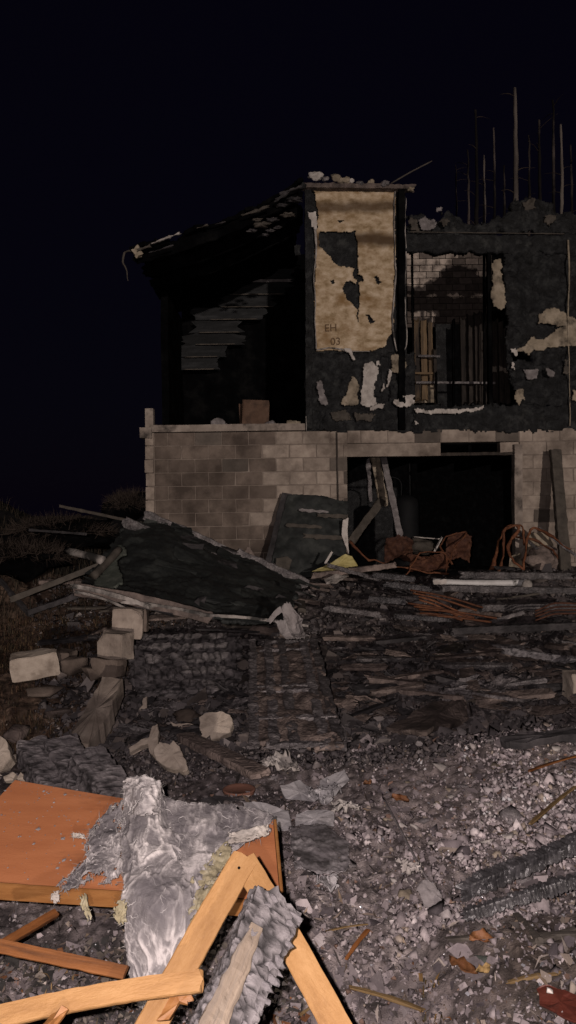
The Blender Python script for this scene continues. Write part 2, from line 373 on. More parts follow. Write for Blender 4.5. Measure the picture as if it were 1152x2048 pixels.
M('block', [(.19, .155, .13), (.27, .225, .19), (.34, .29, .245)], 7, .95, .55, 90, spec=.1, rnd=.15, soot=(1.7, .45, .68, (.09, .072, .06)))
M('block_sooty', [(.098, .077, .065), (.132, .105, .088), (.165, .132, .11)], 5, .95, .55, 90, spec=.1, rnd=.18, soot=(1.7, .43, .63, (.055, .043, .036)))
M('block_char', [(.065, .055, .047), (.095, .08, .069), (.13, .11, .094)], 5, .95, .5, 90, spec=.1, rnd=.25)
M('mortar', [(.13, .105, .09), (.24, .20, .17)], 4, .95, .5, 120, spec=.1, soot=(1.7, .43, .60, (.135, .110, .094)))
M('concrete_pale', [(.21, .175, .145), (.30, .255, .212), (.37, .32, .27)], 8, .92, .5, 60, spec=.15, world=False, rnd=.15, soot=(6, .50, .74, (.11, .085, .066)))
M('concrete_trim', [(.12, .10, .085), (.22, .185, .16), (.32, .28, .24)], 4, .9, .4, 60, spec=.15, soot=(3, .5, .66, (.035, .03, .027)))
M('osb', [(.205, .145, .082), (.335, .255, .168), (.445, .36, .265)], 8, .9, .3, 60, stretch=(1, 1, 1.5), spec=.1, detail=9, rr=(.34, .32), soot=(2.2, .50, .70, (.17, .10, .042)))
M('charred_edge', [(0.0345, 0.0299, 0.0253), (0.0805, 0.069, 0.0575)], 9, .8, .5, 50)
M('plaster', [(.26, .235, .215), (.38, .35, .325), (.50, .47, .44)], 8, .9, .5, 40, spec=.15, rnd=.15, soot=(6, .55, .72, (.10, .09, .08)))
M('sheet_pale', [(.15, .135, .132), (.22, .20, .197), (.31, .29, .282)], 9, .85, .5, 40, spec=.2, soot=(7, .55, .75, (.07, .064, .062)))
M('plaster_tan', [(.14, .115, .085), (.24, .20, .15), (.34, .29, .23)], 6, .9, .5, 40, spec=.15, rnd=.15, soot=(5, .5, .68, (.04, .034, .028)))
M('ash_grey', [(.10, .09, .09), (.17, .155, .155), (.26, .24, .24)], 12, .95, .6, 60, spec=.1, rnd=.25, world=False)
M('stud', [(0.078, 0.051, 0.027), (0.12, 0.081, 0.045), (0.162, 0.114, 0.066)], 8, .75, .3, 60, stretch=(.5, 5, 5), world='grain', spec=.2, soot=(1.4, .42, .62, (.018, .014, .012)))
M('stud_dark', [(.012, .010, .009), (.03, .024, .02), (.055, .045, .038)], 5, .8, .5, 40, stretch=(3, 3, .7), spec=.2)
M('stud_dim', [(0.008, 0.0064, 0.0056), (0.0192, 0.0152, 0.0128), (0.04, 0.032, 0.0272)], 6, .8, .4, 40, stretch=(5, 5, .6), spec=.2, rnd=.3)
M('brown_ink', [(.075, .045, .024), (.13, .085, .048)], 20, .9, 0)
M('rust', [(.05, .018, .009), (.11, .04, .018), (.17, .07, .03)], 16, .75, .4, 80, spec=.3, rnd=.3)
M('rust_dull', [(.03, .012, .008), (.06, .024, .014), (.10, .045, .024)], 16, .8, .4, 80, spec=.25, rnd=.3)
M('white_pipe', [(.35, .34, .33), (.48, .47, .46), (.55, .54, .53)], 7, .5, .2, 50, spec=.4, soot=(7, .55, .66, (.05, .045, .04)))
M('ply_orange', [(.265, .098, .042), (.305, .117, .050), (.345, .138, .062)], 4.5, .45, .15, 120, stretch=(.6, 2.5, 1.5), spec=.35, soot=(2.4, .55, .80, (.10, .04, .02)))
M('ply_edge', [(0.176, 0.072, 0.0224), (0.216, 0.096, 0.0304), (0.248, 0.116, 0.04)], 9, .5, .2, 80, stretch=(1, 1, 5), spec=.3)
M('lath', [(.215, .112, .042), (.275, .15, .058), (.325, .188, .08)], 9, .6, .4, 70, stretch=(.7, 2.6, 2.6), spec=.25, world='grain', soot=(2.6, .58, .80, (.11, .05, .02)))
M('lath_dark', [(.075, .029, .010), (.15, .056, .016), (.21, .084, .026)], 9, .65, .35, 60, stretch=(.35, 5, 5), spec=.2, world='grain', soot=(4, .5, .66, (.045, .02, .01)))
M('bare_wood', [(.085, .068, .054), (.19, .152, .115), (.29, .24, .185)], 10, .75, .6, 40, stretch=(.25, 5, 5), spec=.2, world='grain', soot=(5, .5, .66, (.055, .048, .046)))
M('char_grey', [(.055, .05, .052), (.14, .13, .135), (.25, .235, .24)], 15, .8, .9, 60, spec=.25, world=False, soot=(18, .5, .64, (.035, .032, .034)))
M('insulation', [(.70, .69, .70), (.88, .87, .87), (1, 1, 1)], 22, .7, .5, 90, spec=.3, world=True, distort=1.0, vcol=True)
M('ash_fibre', [(.22, .21, .20), (.34, .32, .30)], 15, .85, 0, 60, spec=.2)
M('insulation_white', [(.30, .285, .28), (.46, .44, .425)], 15, .7, 0, 60, spec=.3)
M('insulation_pale', [(.22, .195, .17), (.34, .31, .275), (.45, .42, .38)], 15, .85, .6, 60, spec=.2)
M('insulation_yellow', [(.15, .13, .085), (.25, .22, .14), (.34, .315, .235)], 18, .9, .6, 60, spec=.15)
M('foil', [(.16, .15, .155), (.26, .25, .255), (.36, .34, .345)], 9, .5, .4, 30, spec=.4, soot=(9, .52, .68, (.08, .075, .075)))
M('plastic_film', [(.13, .118, .124), (.20, .185, .19), (.33, .31, .31)], 8, .4, .4, 25, spec=.4, soot=(9, .45, .6, (.06, .056, .056)))
M('felt', [(.005, .006, .006), (.012, .014, .0135), (.034, .037, .034)], 4.5, .75, .8, 22, spec=.35, crack=0)
M('felt_green', [(.03, .036, .03), (.055, .062, .052), (.10, .105, .09)], 7, .8, .7, 40, spec=.25)
M('trim_pale', [(.13, .115, .105), (.27, .245, .225), (.40, .37, .35)], 7, .75, .4, 50, spec=.25, soot=(4, .45, .62, (.03, .028, .026)))
M('yellow_board', [(.30, .25, .09), (.42, .36, .15), (.48, .43, .22)], 9, .8, .4, 60, spec=.2)
M('terracotta', [(.15, .072, .05), (.20, .10, .07)], 10, .85, .3, 60, spec=.2)
M('leaf', [(.07, .03, .013), (.13, .055, .02), (.08, .026, .012)], 16, .6, .3, 60, spec=.3, world=False, rnd=.35)
M('red_tin', [(0.048, 0.012, 0.008), (0.08, 0.0192, 0.012), (0.096, 0.0272, 0.0176)], 8, .5, .3, 40, spec=.4)
M('straw', [(.13, .085, .035), (.22, .145, .06)], 8, .7, .2, 60, spec=.2, rnd=.3)
M('straw_grain', [(.07, .045, .02), (.135, .088, .038), (.20, .14, .07)], 9, .7, .4, 60, stretch=(.4, 5, 5), spec=.2, world='grain')
M('bark', [(0.0032, 0.0028, 0.0028), (0.0096, 0.008, 0.0076), (0.088, 0.072, 0.0656)], 1.1, .9, .7, 25, spec=.1, stretch=(1, 1, .5))
M('bark_pale', [(0.0031, 0.0026, 0.0026), (0.0884, 0.0754, 0.0676), (0.1352, 0.117, 0.104)], 1.3, .9, .6, 25, spec=.1, stretch=(1, 1, .45))  # lit stretches of the trunks put into the bark colour
M('twig', [(.018, .014, .012), (.045, .034, .028)], 5, .9, 0, 20, spec=.1)
M('crate', [(.055, .032, .022), (.085, .052, .036), (.11, .07, .05)], 5, .85, .4, 50, spec=.15, soot=(3, .5, .66, (.03, .02, .016)))
M('tank', [(.002, .0022, .0025), (.006, .0065, .0075)], 4, .75, .4, 30, spec=.15)
M('brick', [(.22, .185, .16), (.31, .265, .23), (.38, .33, .285)], 9, .9, .4, 60, spec=.1, rnd=.35, soot=(5, .48, .66, (.09, .074, .064)))
M('brick_sooty', [(.055, .045, .04), (.085, .07, .062), (.12, .10, .088)], 9, .9, .4, 60, spec=.1, rnd=.35)  # shade and soot of the inside brick wall, both put into the colour
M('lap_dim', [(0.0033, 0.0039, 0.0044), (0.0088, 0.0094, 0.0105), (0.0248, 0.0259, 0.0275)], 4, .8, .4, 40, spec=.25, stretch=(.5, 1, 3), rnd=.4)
M('ground', [(.50, .48, .48), (.80, .78, .78), (1, 1, 1)], 26, .92, .8, 110, spec=.22, vcol=True, detail=9, bdist=.012)
M('flake', [(.75, .74, .74), (1, 1, 1)], 60, .8, .3, 90, spec=.3, vcol=True)
M('shard', [(.10, .10, .11), (.30, .30, .32)], 40, .12, 0, 60, spec=.9)
M('grass_dead', [(.5, .5, .5), (1, 1, 1)], 8, .85, 0, 50, spec=.15, vcol=True)
# ------------------------------------------------------------------ ground
def build_ground():
    t = np.concatenate([-np.geomspace(3.2, .43, 40), np.linspace(-.42, .42, 440), np.geomspace(.43, 3.2, 40)])
    y = np.concatenate([np.geomspace(1.0, 13.5, 600), np.geomspace(13.8, 900, 70)])
    T, Y = np.meshgrid(t, y); X = T * Y; Z = gz(X, Y)
    p = np.stack([X, Y, np.zeros_like(X)], -1); far = 1 - ss(14, 40, Y)
    lumps = .030 * fbm(p, 3.0, 3, 40) + .020 * np.abs(fbm(p, 9, 3, 44)) + .0075 * fbm(p, 38, 3, 47, .7)
    d1, d2 = worley(p * 13 + .2 * np.stack([vn(p * 9, 3), vn(p * 9, 4), 0 * X], -1), 60)
    lumps += .022 * (.5 - np.minimum(d1, 1)) * (vn(p * 5, 71) > -.3) * ss(1.0, 3, Y)
    Z = Z + lumps * far
    pale = 1 - ss(4.75, 5.55, Y + .38 * fbm(p, 1.3, 3, 80) + .25 * (X < -.1) * ss(-.1, -.9, X) * 1.0)
    pale = pale * (.35 + .65 * ss(-.5, .25, X + .3 * fbm(p, 2, 3, 81))) + .0
    c = np.zeros(X.shape + (3,))
    def put(w, col): c[:] = c * (1 - w[..., None]) + np.array(col) * w[..., None]
    c[:] = (.070, .0605, .063)
    put(ss(-.25, .35, fbm(p, 2.2, 4, 90)) * .7, (.13, .113, .112))
    put(ss(0, .5, fbm(p, 6, 3, 93)) * .5, (.19, .163, .154))
    put(ss(.1, .5, X) * ss(5.8, 6.4, Y) * (1 - ss(8.0, 9.4, Y)) * .65, (.155, .124, .112))
    w = ss(-1.35, -2.2, X + .35 * fbm(p, 1.1, 3, 95)) * ss(4.2, 5.4, Y); put(w, (.085, .056, .041)); put(w * ss(0, .4, fbm(p, 3, 3, 97)), (.15, .105, .076))
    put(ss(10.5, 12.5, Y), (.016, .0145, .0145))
    put(ss(.0, 1.0, pale), (.165, .143, .139))
    put(ss(.3, 1, pale) * ss(.05, .5, fbm(p, 7, 4, 98)), (.25, .222, .212))
    put(ss(.3, 1, pale) * ss(.15, .55, fbm(p, 4, 4, 99)) * .55, (.085, .073, .076))
    put(ss(.35, .8, X) * (1 - ss(2.75, 3.15, Y)) * .8, (.040, .030, .020))
    put(ss(-.1, .5, fbm(p, 5, 3, 101)) * ss(.1, -.5, X) * (1 - ss(2.6, 3.3, Y)) * .8, (.045, .041, .036))
    put(ss(.25, .75, X) * ss(2.9, 3.5, Y) * (1 - ss(4.8, 5.3, Y)) * (.35 + .5 * ss(-.2, .5, fbm(p, 3.5, 3, 121))), (.36, .31, .295))
    # fine random darker and paler mottling of the rubble
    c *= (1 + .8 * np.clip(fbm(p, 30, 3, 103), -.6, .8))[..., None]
    ny, nx = X.shape; i = np.arange(nx * ny).reshape(ny, nx)
    F = np.stack([i[:-1, :-1], i[:-1, 1:], i[1:, 1:], i[1:, :-1]], -1).reshape(-1, 4)
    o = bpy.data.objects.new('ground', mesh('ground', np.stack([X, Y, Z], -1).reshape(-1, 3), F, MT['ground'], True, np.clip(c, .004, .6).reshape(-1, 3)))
    link(o); tag(o, kind='structure')
    # ground behind the camera and to its sides
    V, F = boxv(-900, 900, -900, .995, -.45, -.25); b = mk('earth', V, F, MT['char_dull']); tag(b, kind='structure')
build_ground()
# ------------------------------------------------------------------ the burned house
HY = 11.8
house = thing('burned_house', (1.0, HY, 0), 'burned out two storey house with grey block ground floor and charred open upper floor', 'house')
def hp(u, v, Y=HY): return P(u, v, Y)
X0, XD0, XD1, X1 = -2.10, .89, 3.44, 4.75
ZB = 2.80
def block_meshes():
    out = []
    for k in range(5):
        bm = bmesh.new(); bmesh.ops.create_cube(bm, size=1.0)
        for v in bm.verts: v.co = Vector((v.co.x * .39, v.co.y * .18, v.co.z * .19))
        bmesh.ops.bevel(bm, geom=bm.edges[:], offset=.006, segments=1, affect='EDGES')
        r = np.random.default_rng(k)
        for v in bm.verts:
            v.co += Vector(r.normal(0, .0022, 3))
        # a chipped corner
        if k > 1:
            vs = sorted(bm.verts, key=lambda v: (v.co - Vector((.2 * (-1) ** k, -.09, .1 * (-1) ** (k // 2)))).length)[:3]
            for v in vs: v.co *= .95
        me = bpy.data.meshes.new('block'); bm.to_mesh(me); bm.free(); me.materials.append(MT['block']); out.append(me)
    return out
BM = block_meshes()
BM_S = []; BM_C = []
for me in BM:
    a = me.copy(); a.materials[0] = MT['block_sooty']; BM_S.append(a)
    a = me.copy(); a.materials[0] = MT['block_char']; BM_C.append(a)
wall_l = link(bpy.data.objects.new('block_wall', None), house, (-.6, HY, 0)); wall_r = link(bpy.data.objects.new('block_wall', None), house, (4.0, HY, 0))
def lay(x0, x1, r0, r1, parent, prob_c=.06, soot_shade=None, name='block'):
    for r in range(r0, r1):
        x = x0 - (r % 2) * .2
        while x < x1 - .03:
            a, b = max(x, x0), min(x + .4, x1); x += .4
            if b - a < .05: continue
            xc, zc = (a + b) / 2, r * .2 + .1
            # left part darker: smoke stain plus a broad cast shadow put into block colour
            st = soot_shade(xc, zc) if soot_shade else 0
            q = rng.random(); src = BM_C if q < prob_c else (BM_S if rng.random() < st else BM)
            o = bpy.data.objects.new(name, src[int(rng.integers(5))])
            link(o, parent, (xc, HY + .09 + rng.normal(0, .0022), zc)); o.scale = ((b - a - .01) / .39, 1, 1)
sl_ = lambda x, z: float(1.2 * ss(-.15, -.5, x + .12 * math.sin(z * 9)) + ss(1.5, 1.3, z) * .9)
lay(X0 + .13, XD0, 0, 14, wall_l, .05, sl_)
lay(XD1, X1, 0, 14, wall_r, .03)
lay(XD0, XD1, 13, 14, wall_l, .12)
lay(3.15, XD1, 12, 13, wall_r, 0)
for (a, b, z0, z1) in ((X0 + .02, XD0 - .006, 0, ZB - .006), (XD1 + .006, X1, 0, ZB - .006), (XD0 - .006, XD1 + .006, 2.605, ZB - .006)):
    V, F = boxv(a, b, HY + .010, HY + .172, z0, z1); mk('mortar', V, F, MT['mortar'], house)
# end pier of the wall, its blocks one above the other
for r in range(14):
    o = bpy.data.objects.new('pier_block', BM[r % 5]); link(o, wall_l, (X0 + .06 + rng.normal(0, .006), HY + .06, r * .2 + .1)); o.scale = (.13 / .39, 1, 1.0)
box('lintel', XD0 - .03, 2.27, HY - .012, HY + .18, 2.405, 2.598, MT['block'], house, .003, 3)
board('lintel_board', (2.26, HY + .06, 2.425), (3.36, HY + .06, 2.43), .14, .05, MT['stud_dark'], house, n=2, rough=.006, jag=.03, seed=4)
box('sill_beam', -2.02, .27, HY - .06, HY + .2, 2.803, 2.905, MT['concrete_trim'], house, .006, 5)
box('pier_cap', -2.17, -1.99, HY - .09, HY + .2, 2.72, 2.87, MT['concrete_trim'], house, .006, 6)
box('post_stub', -2.10, -1.98, HY - .01, HY + .12, 2.872, 3.16, MT['concrete_trim'], house, .006, 7)
box('door_jamb', 3.345, 3.46, HY - .075, HY + .1, .1, 2.56, MT['concrete_trim'], house, .006, 8)
board('downspout', (.735, HY - .035, 2.78), (.745, HY - .035, 1.35), .022, .02, MT['stud_dark'], house, up=(0, 1, 0), rough=.003)  # dark strip stands in for a downspout's cast shadow on the wall
# garage interior
def slab(name, x0, x1, y0, y1, z0, z1, mat='char_wall', n=.012, seed=0, parent=house): return box(name, x0, x1, y0, y1, z0, z1, MT[mat], parent, n, seed, .35)
slab('garage_back_wall', -2.1, 4.75, 17.0, 17.2, -.1, 2.78, seed=11)
slab('garage_side_wall', -2.1, -1.95, 12.0, 17, -.1, 2.7, seed=12)
slab('garage_side_wall', 4.6, 4.75, 12.0, 17, -.1, 2.7, seed=13)
slab('upper_floor', -2.05, 4.7, HY + .25, 17, 2.60, 2.785, seed=14)
for k in range(9):
    board('joist', (-1.9 + k * .78, 12.1, 2.5), (-1.9 + k * .78, 16.9, 2.5), .05, .2, MT['char_roof'], house, n=2, segs=10, rough=.01, seed=k)
# upper floor shell
slab('upper_back_wall', -2.0, 4.7, 15.3, 15.5, 2.79, 6.55, 'char_roof', seed=15)
slab('upper_side_wall', -2.1, -1.98, 13.4, 15.3, 2.79, 5.3, 'char_roof', seed=16)
# the room wall of lap boards on the left: stepped ends build the shape of a diagonal lit band
lap = [(500, 585, 545), (455, 560, 572), (445, 540, 597), (415, 515, 622), (395, 480, 648), (380, 465, 672), (370, 440, 697), (360, 425, 722)]
for k, (a, b, v) in enumerate(lap):
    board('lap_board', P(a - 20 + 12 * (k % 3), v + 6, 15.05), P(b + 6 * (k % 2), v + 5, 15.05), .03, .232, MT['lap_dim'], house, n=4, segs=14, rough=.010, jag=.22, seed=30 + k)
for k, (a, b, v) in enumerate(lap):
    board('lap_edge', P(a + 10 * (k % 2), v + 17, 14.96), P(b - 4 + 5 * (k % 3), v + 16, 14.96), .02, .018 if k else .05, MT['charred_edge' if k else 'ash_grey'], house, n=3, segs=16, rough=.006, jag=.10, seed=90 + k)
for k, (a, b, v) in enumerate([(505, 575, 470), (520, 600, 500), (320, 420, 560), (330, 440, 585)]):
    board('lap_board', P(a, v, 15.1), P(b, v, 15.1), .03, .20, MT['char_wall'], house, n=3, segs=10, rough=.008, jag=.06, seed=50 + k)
# roof over the left room: a sagging charred deck with rafters, ragged along its front edge
roof = None
def roof_pt(s, Y): # s 0..1 along the slope from the eave on the left
    a, b = P(268, 512, HY), P(606, 378, HY); p = a + (b - a) * s; return np.array([p[0], Y, p[2] - .10 * math.sin(math.pi * s)])
ctrl = [[roof_pt(s, Y) for s in np.linspace(0, 1, 8)] for Y in (11.45, 12.4, 13.6, 15.3)]
roof, _, _ = rag('roof', ctrl, 90, 60, MT['char_roof'], house, amp=.05, f=3, tear=.05, seed=5, thick=.05, tf=7)
for k, Y in enumerate((11.62, 12.3, 13.0)):
    a, b = roof_pt(.02, Y), roof_pt(.98, Y); board('rafter', a - [0, 0, .10], b - [0, 0, .10], .045, .17, MT['char_roof'], house, n=3, segs=26, rough=.015, jag=.05, seed=60 + k, bow=-.10)
for k, (a, b, v0, v1, w) in enumerate([(302, 360, 488, 466, .028), (392, 418, 457, 450, .018), (430, 450, 449, 444, .016), (487, 535, 430, 414, .05), (553, 575, 400, 385, .06), (276, 300, 500, 492, .06), (300, 345, 505, 492, .015), (560, 602, 388, 372, .05)]):
    board('fascia_scrap', P(a, v0, 11.40), P(b, v1, 11.40), .03, w * .6, MT['trim_pale' if k == 0 else 'char_dull' if k in (2, 4, 6, 7) else 'charred_edge'], house, n=3, segs=14, rough=.018, rf=14, jag=.05, seed=70 + k)
for k, (u, v, s) in enumerate([(525, 450, .10), (505, 462, .07), (545, 440, .08), (530, 470, .05), (575, 430, .09), (590, 400, .10), (560, 412, .08), (540, 462, .06), (515, 440, .07), (555, 455, .06)]):
    lump('ash_clot', P(u, v, 11.45 + .02 * k), (s, s * .7, s * .32), MT['char_dull' if k % 4 else 'charred_edge'], house, 3, .75, 80 + k, 2.6)
tube('hanging_strip', [P(274, 502, 11.46), P(254, 503, 11.48), P(247, 516, 11.5), P(251, 540, 11.5), P(256, 562, 11.5)], [.02, .018, .016, .012, .006], MT['charred_edge'], house, rough=.02)
board('eave_end', P(270, 498, 11.45), P(280, 512, 11.45), .08, .12, MT['plaster_tan'], house, n=3, rough=.02, jag=.03, seed=90)
# chimney chase with the bare sheathing board
box('chase', .335, 1.80, HY + .03, HY + 1.2, 2.802, 6.40, MT['char_wall'], house, .012, 21, .12)
CY = HY - .02
H1 = [(640, 463), (712, 462), (714, 490), (716, 548), (725, 552), (726, 562), (716, 563), (719, 580), (718, 605), (716, 622), (706, 606), (692, 594), (686, 580), (687, 566), (700, 562), (711, 567), (713, 560), (706, 556), (705, 546), (708, 538), (690, 536), (668, 524), (660, 512), (650, 505), (637, 492)]
H2 = [(678, 440), (688, 440), (688, 444), (680, 446)]
H3 = [(730, 628), (741, 632), (752, 644), (742, 648), (737, 640)]; H4 = [(660, 562), (668, 560), (668, 567), (662, 568)]; H5 = [(747, 556), (754, 552), (762, 566), (758, 570)]
OSB = [(628, 378), (790, 380), (791, 470), (789, 560), (787, 640), (782, 668), (770, 690), (748, 702), (712, 705), (690, 700), (660, 702), (632, 700), (630, 600), (632, 500), (636, 420)]
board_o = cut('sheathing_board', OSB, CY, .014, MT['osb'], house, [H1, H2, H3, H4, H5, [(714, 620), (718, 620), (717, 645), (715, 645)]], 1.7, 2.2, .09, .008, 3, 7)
# soft cast shadows painted across the board in its colour
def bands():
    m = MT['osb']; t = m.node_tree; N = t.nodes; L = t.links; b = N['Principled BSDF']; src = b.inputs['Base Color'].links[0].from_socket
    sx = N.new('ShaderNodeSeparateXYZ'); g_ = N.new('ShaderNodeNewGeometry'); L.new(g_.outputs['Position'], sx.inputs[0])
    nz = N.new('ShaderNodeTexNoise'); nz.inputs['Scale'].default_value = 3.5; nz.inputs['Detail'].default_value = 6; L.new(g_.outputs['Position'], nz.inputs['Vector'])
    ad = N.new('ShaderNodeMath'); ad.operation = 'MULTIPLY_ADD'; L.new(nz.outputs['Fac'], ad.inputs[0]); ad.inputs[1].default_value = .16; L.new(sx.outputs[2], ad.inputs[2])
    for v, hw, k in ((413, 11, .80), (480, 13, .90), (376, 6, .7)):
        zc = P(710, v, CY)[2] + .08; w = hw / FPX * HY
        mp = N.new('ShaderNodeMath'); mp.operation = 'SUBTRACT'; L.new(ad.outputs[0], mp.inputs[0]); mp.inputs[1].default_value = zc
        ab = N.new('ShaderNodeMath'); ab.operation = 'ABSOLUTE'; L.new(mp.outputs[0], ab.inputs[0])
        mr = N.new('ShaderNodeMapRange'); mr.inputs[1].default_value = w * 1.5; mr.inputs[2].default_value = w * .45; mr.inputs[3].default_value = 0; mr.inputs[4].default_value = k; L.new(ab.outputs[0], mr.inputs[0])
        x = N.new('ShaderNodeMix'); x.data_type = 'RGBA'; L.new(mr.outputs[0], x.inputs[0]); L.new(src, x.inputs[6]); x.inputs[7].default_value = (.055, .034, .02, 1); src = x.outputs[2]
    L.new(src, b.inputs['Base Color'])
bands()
def text(s, u, v, size, Y, mat, parent):
    cu = bpy.data.curves.new('lettering', 'FONT'); cu.body = s; cu.size = size; cu.extrude = .001
    o = bpy.data.objects.new('tmp', cu); COL.objects.link(o); bpy.context.view_layer.update()
    me = bpy.data.meshes.new_from_object(o.evaluated_get(bpy.context.evaluated_depsgraph_get())); bpy.data.objects.remove(o)
    me.materials.clear(); me.materials.append(mat); n = bpy.data.objects.new('lettering', me); p = P(u, v, Y); link(n, parent, p); n.rotation_euler = (R(90), R(-1.5), 0); return n
text('EH', 649, 663, .155, CY - .014, MT['brown_ink'], board_o); text('03', 661, 690, .155, CY - .014, MT['brown_ink'], board_o)
# pale torn rims of the board
def rim(pts, r, mat='trim_pale', Y=CY - .02, seed=0):
    q = [P(u, v, Y) for u, v in pts]; return tube('torn_rim', q, r, MT[mat], house, 5, 5, .010, seed)
rim([(629, 425), (631, 470), (632, 520), (628, 560), (631, 600), (630, 650), (633, 698)], [.02, .02, .012, .012, .008, .008, .012], seed=1)
rim([(633, 700), (660, 695), (690, 701), (712, 702), (740, 704)], [.012, .01, .014, .010, .006], seed=2)
rim([(790, 383), (788, 430), (789, 500), (792, 540), (788, 600), (785, 640), (790, 690), (794, 703)], [.012, .012, .008, .016, .012, .016, .010, .008], seed=3)
rim([(812, 395), (811, 450), (812, 520), (809, 580), (812, 640), (814, 690), (806, 704)], [.006, .007, .009, .006, .010, .010, .012], seed=4)
cut('torn_flap', [(616, 424), (630, 424), (636, 450), (633, 462), (627, 452), (620, 450)], CY - .05, .01, MT['plaster'], house, (), 1.6, 2, .1, .02, 8, 12)
cut('torn_flap', [(688, 695), (700, 697), (706, 708), (712, 722), (706, 721), (700, 708), (690, 702)], CY - .04, .01, MT['plaster'], house, (), 1.6, 1.5, .1, .02, 8, 13)
board('corner_post', P(802, 382, HY - .03), P(803, 860, HY - .03), .10, .14, MT['char_roof'], house, up=(0, 1, 0), n=4, segs=60, rough=.012, seed=15)
board('corner_post', P(616, 378, HY - .02), P(618, 858, HY - .02), .10, .10, MT['char_wall'], house, up=(0, 1, 0), n=4, segs=60, rough=.012, seed=16)
board('nail_strip', P(612, 832, HY - .075), P(613, 862, HY - .075), .008, .008, MT['trim_pale'], house, up=(0, 1, 0), rough=.001)
board('chase_cap', P(606, 374, HY - .06), P(826, 377, HY - .06), .16, .07, MT['char_brown'], house, n=4, segs=40, rough=.018, jag=.05, seed=17)
for k, (u, v, s, m) in enumerate([(630, 352, .11, 'plaster'), (668, 352, .05, 'charred_edge'), (672, 356, .08, 'plaster_tan'), (690, 362, .10, 'plaster_tan'), (702, 362, .06, 'plaster'), (742, 365, .06, 'plaster_tan'), (650, 358, .06, 'char'), (720, 367, .07, 'char'), (770, 368, .08, 'char'), (822, 378, .05, 'plaster_tan'), (600, 372, .09, 'char_wall'), (590, 382, .06, 'plaster_tan')]):
    lump('roof_debris', P(u, v, HY - .05 - .01 * k), (s, s * .6, s * .62), MT[m], house, 3, .42, 100 + k)
tube('bent_rod', [P(782, 367, HY), P(820, 345, HY - .05), P(864, 322, HY - .1)], [.012, .012, .009], MT['charred_edge'], house)
# charred wall under the board, with rags of insulation
cut('charred_panel', [(612, 706), (830, 706), (828, 862), (612, 862)], HY - .012, .03, MT['char_wall'], house, [[(762, 716), (778, 712), (780, 800), (764, 808)]], 2.5, 3, .06, .045, 5, 18)
R_ = [([(706, 752), (714, 756), (716, 790), (718, 806), (700, 812), (682, 808), (692, 786)], 'plaster_tan', .04), ([(728, 728), (744, 722), (758, 736), (754, 760), (746, 770), (748, 792), (752, 810), (738, 812), (722, 806), (724, 770)], 'plaster', .05),
      ([(634, 762), (646, 762), (650, 790), (657, 808), (640, 810), (638, 790)], 'ash_grey', .03), ([(783, 708), (808, 708), (812, 730), (800, 748), (783, 742)], 'plaster_tan', .03), ([(776, 740), (784, 744), (780, 770), (775, 776)], 'plaster', .03),
      ([(786, 804), (808, 792), (826, 790), (828, 806), (812, 812), (796, 814)], 'plaster', .08), ([(740, 812), (768, 806), (766, 816), (744, 820)], 'plaster', .06), ([(764, 770), (768, 765), (769, 780), (763, 784)], 'plaster', .05),
      ([(752, 722), (758, 722), (758, 730), (752, 728)], 'plaster', .05), ([(826, 818), (852, 820), (875, 816), (920, 820), (965, 812), (966, 816), (925, 826), (900, 828), (870, 826), (832, 828)], 'plaster', .05),
      ([(660, 826), (690, 820), (704, 838), (672, 842)], 'charred_edge', .02), ([(706, 826), (750, 828), (742, 842), (712, 842)], 'charred_edge', .02), ([(830, 842), (838, 846), (830, 850)], 'plaster', .04)]
for k, (pl, m, d) in enumerate(R_): cut('insulation_rag', pl, HY - .03 - d, .025, MT[m], house, (), 1.7, 2.5, .09, .035, 9, 120 + k)
# opening with studs and the brick wall at the back of it
cut('charred_header', [(806, 466), (1300, 470), (1300, 508), (1000, 506), (806, 502)], HY - .03, .16, MT['char_wall'], house, (), 3, 4, .05, .02, 5, 19)
board('header_edge', P(816, 464, HY - .07), P(1128, 468, HY - .07), .02, .012, MT['charred_edge'], house, segs=30, rough=.006)
cut('charred_belt', [(826, 812), (1300, 806), (1300, 862), (826, 862)], HY - .02, .12, MT['char_wall'], house, (), 3, 5, .06, .03, 4, 20)
cut('charred_panel', [(1012, 500), (1300, 500), (1300, 812), (1030, 812), (1022, 760), (1016, 690), (1010, 600)], HY + .02, .05, MT['char_wall'], house, [[(1028, 705), (1060, 708), (1066, 720), (1030, 722)]], 3, 5, .05, .055, 5, 22)
R2 = [([(984, 518), (1002, 516), (1006, 560), (1012, 612), (1000, 618), (984, 610)], 'plaster_tan', .05), ([(1078, 625), (1096, 618), (1122, 622), (1152, 640), (1300, 640), (1300, 700), (1120, 692), (1088, 698), (1060, 706), (1026, 702), (1050, 690), (1062, 676), (1088, 680), (1110, 664), (1128, 650), (1100, 648), (1076, 646)], 'plaster_tan', .03),
      ([(1022, 698), (1036, 700), (1034, 714), (1026, 712)], 'plaster', .05), ([(1022, 726), (1029, 728), (1026, 742), (1020, 738)], 'plaster', .05), ([(1046, 738), (1074, 740), (1074, 758), (1056, 754)], 'ash_grey', .04), ([(1092, 738), (1114, 740), (1112, 756), (1096, 752)], 'ash_grey', .04),
      ([(1030, 780), (1042, 782), (1050, 800), (1040, 810), (1032, 800)], 'plaster_tan', .05), ([(1130, 720), (1136, 720), (1137, 750), (1131, 750)], 'charred_edge', .04), ([(1144, 780), (1165, 778), (1160, 802), (1146, 800)], 'plaster_tan', .05)]
for k, (pl, m, d) in enumerate(R2): cut('plaster_patch', pl, HY - .01 - d, .02, MT[m], house, (), 1.8, 4, .07, .02, 8, 150 + k)
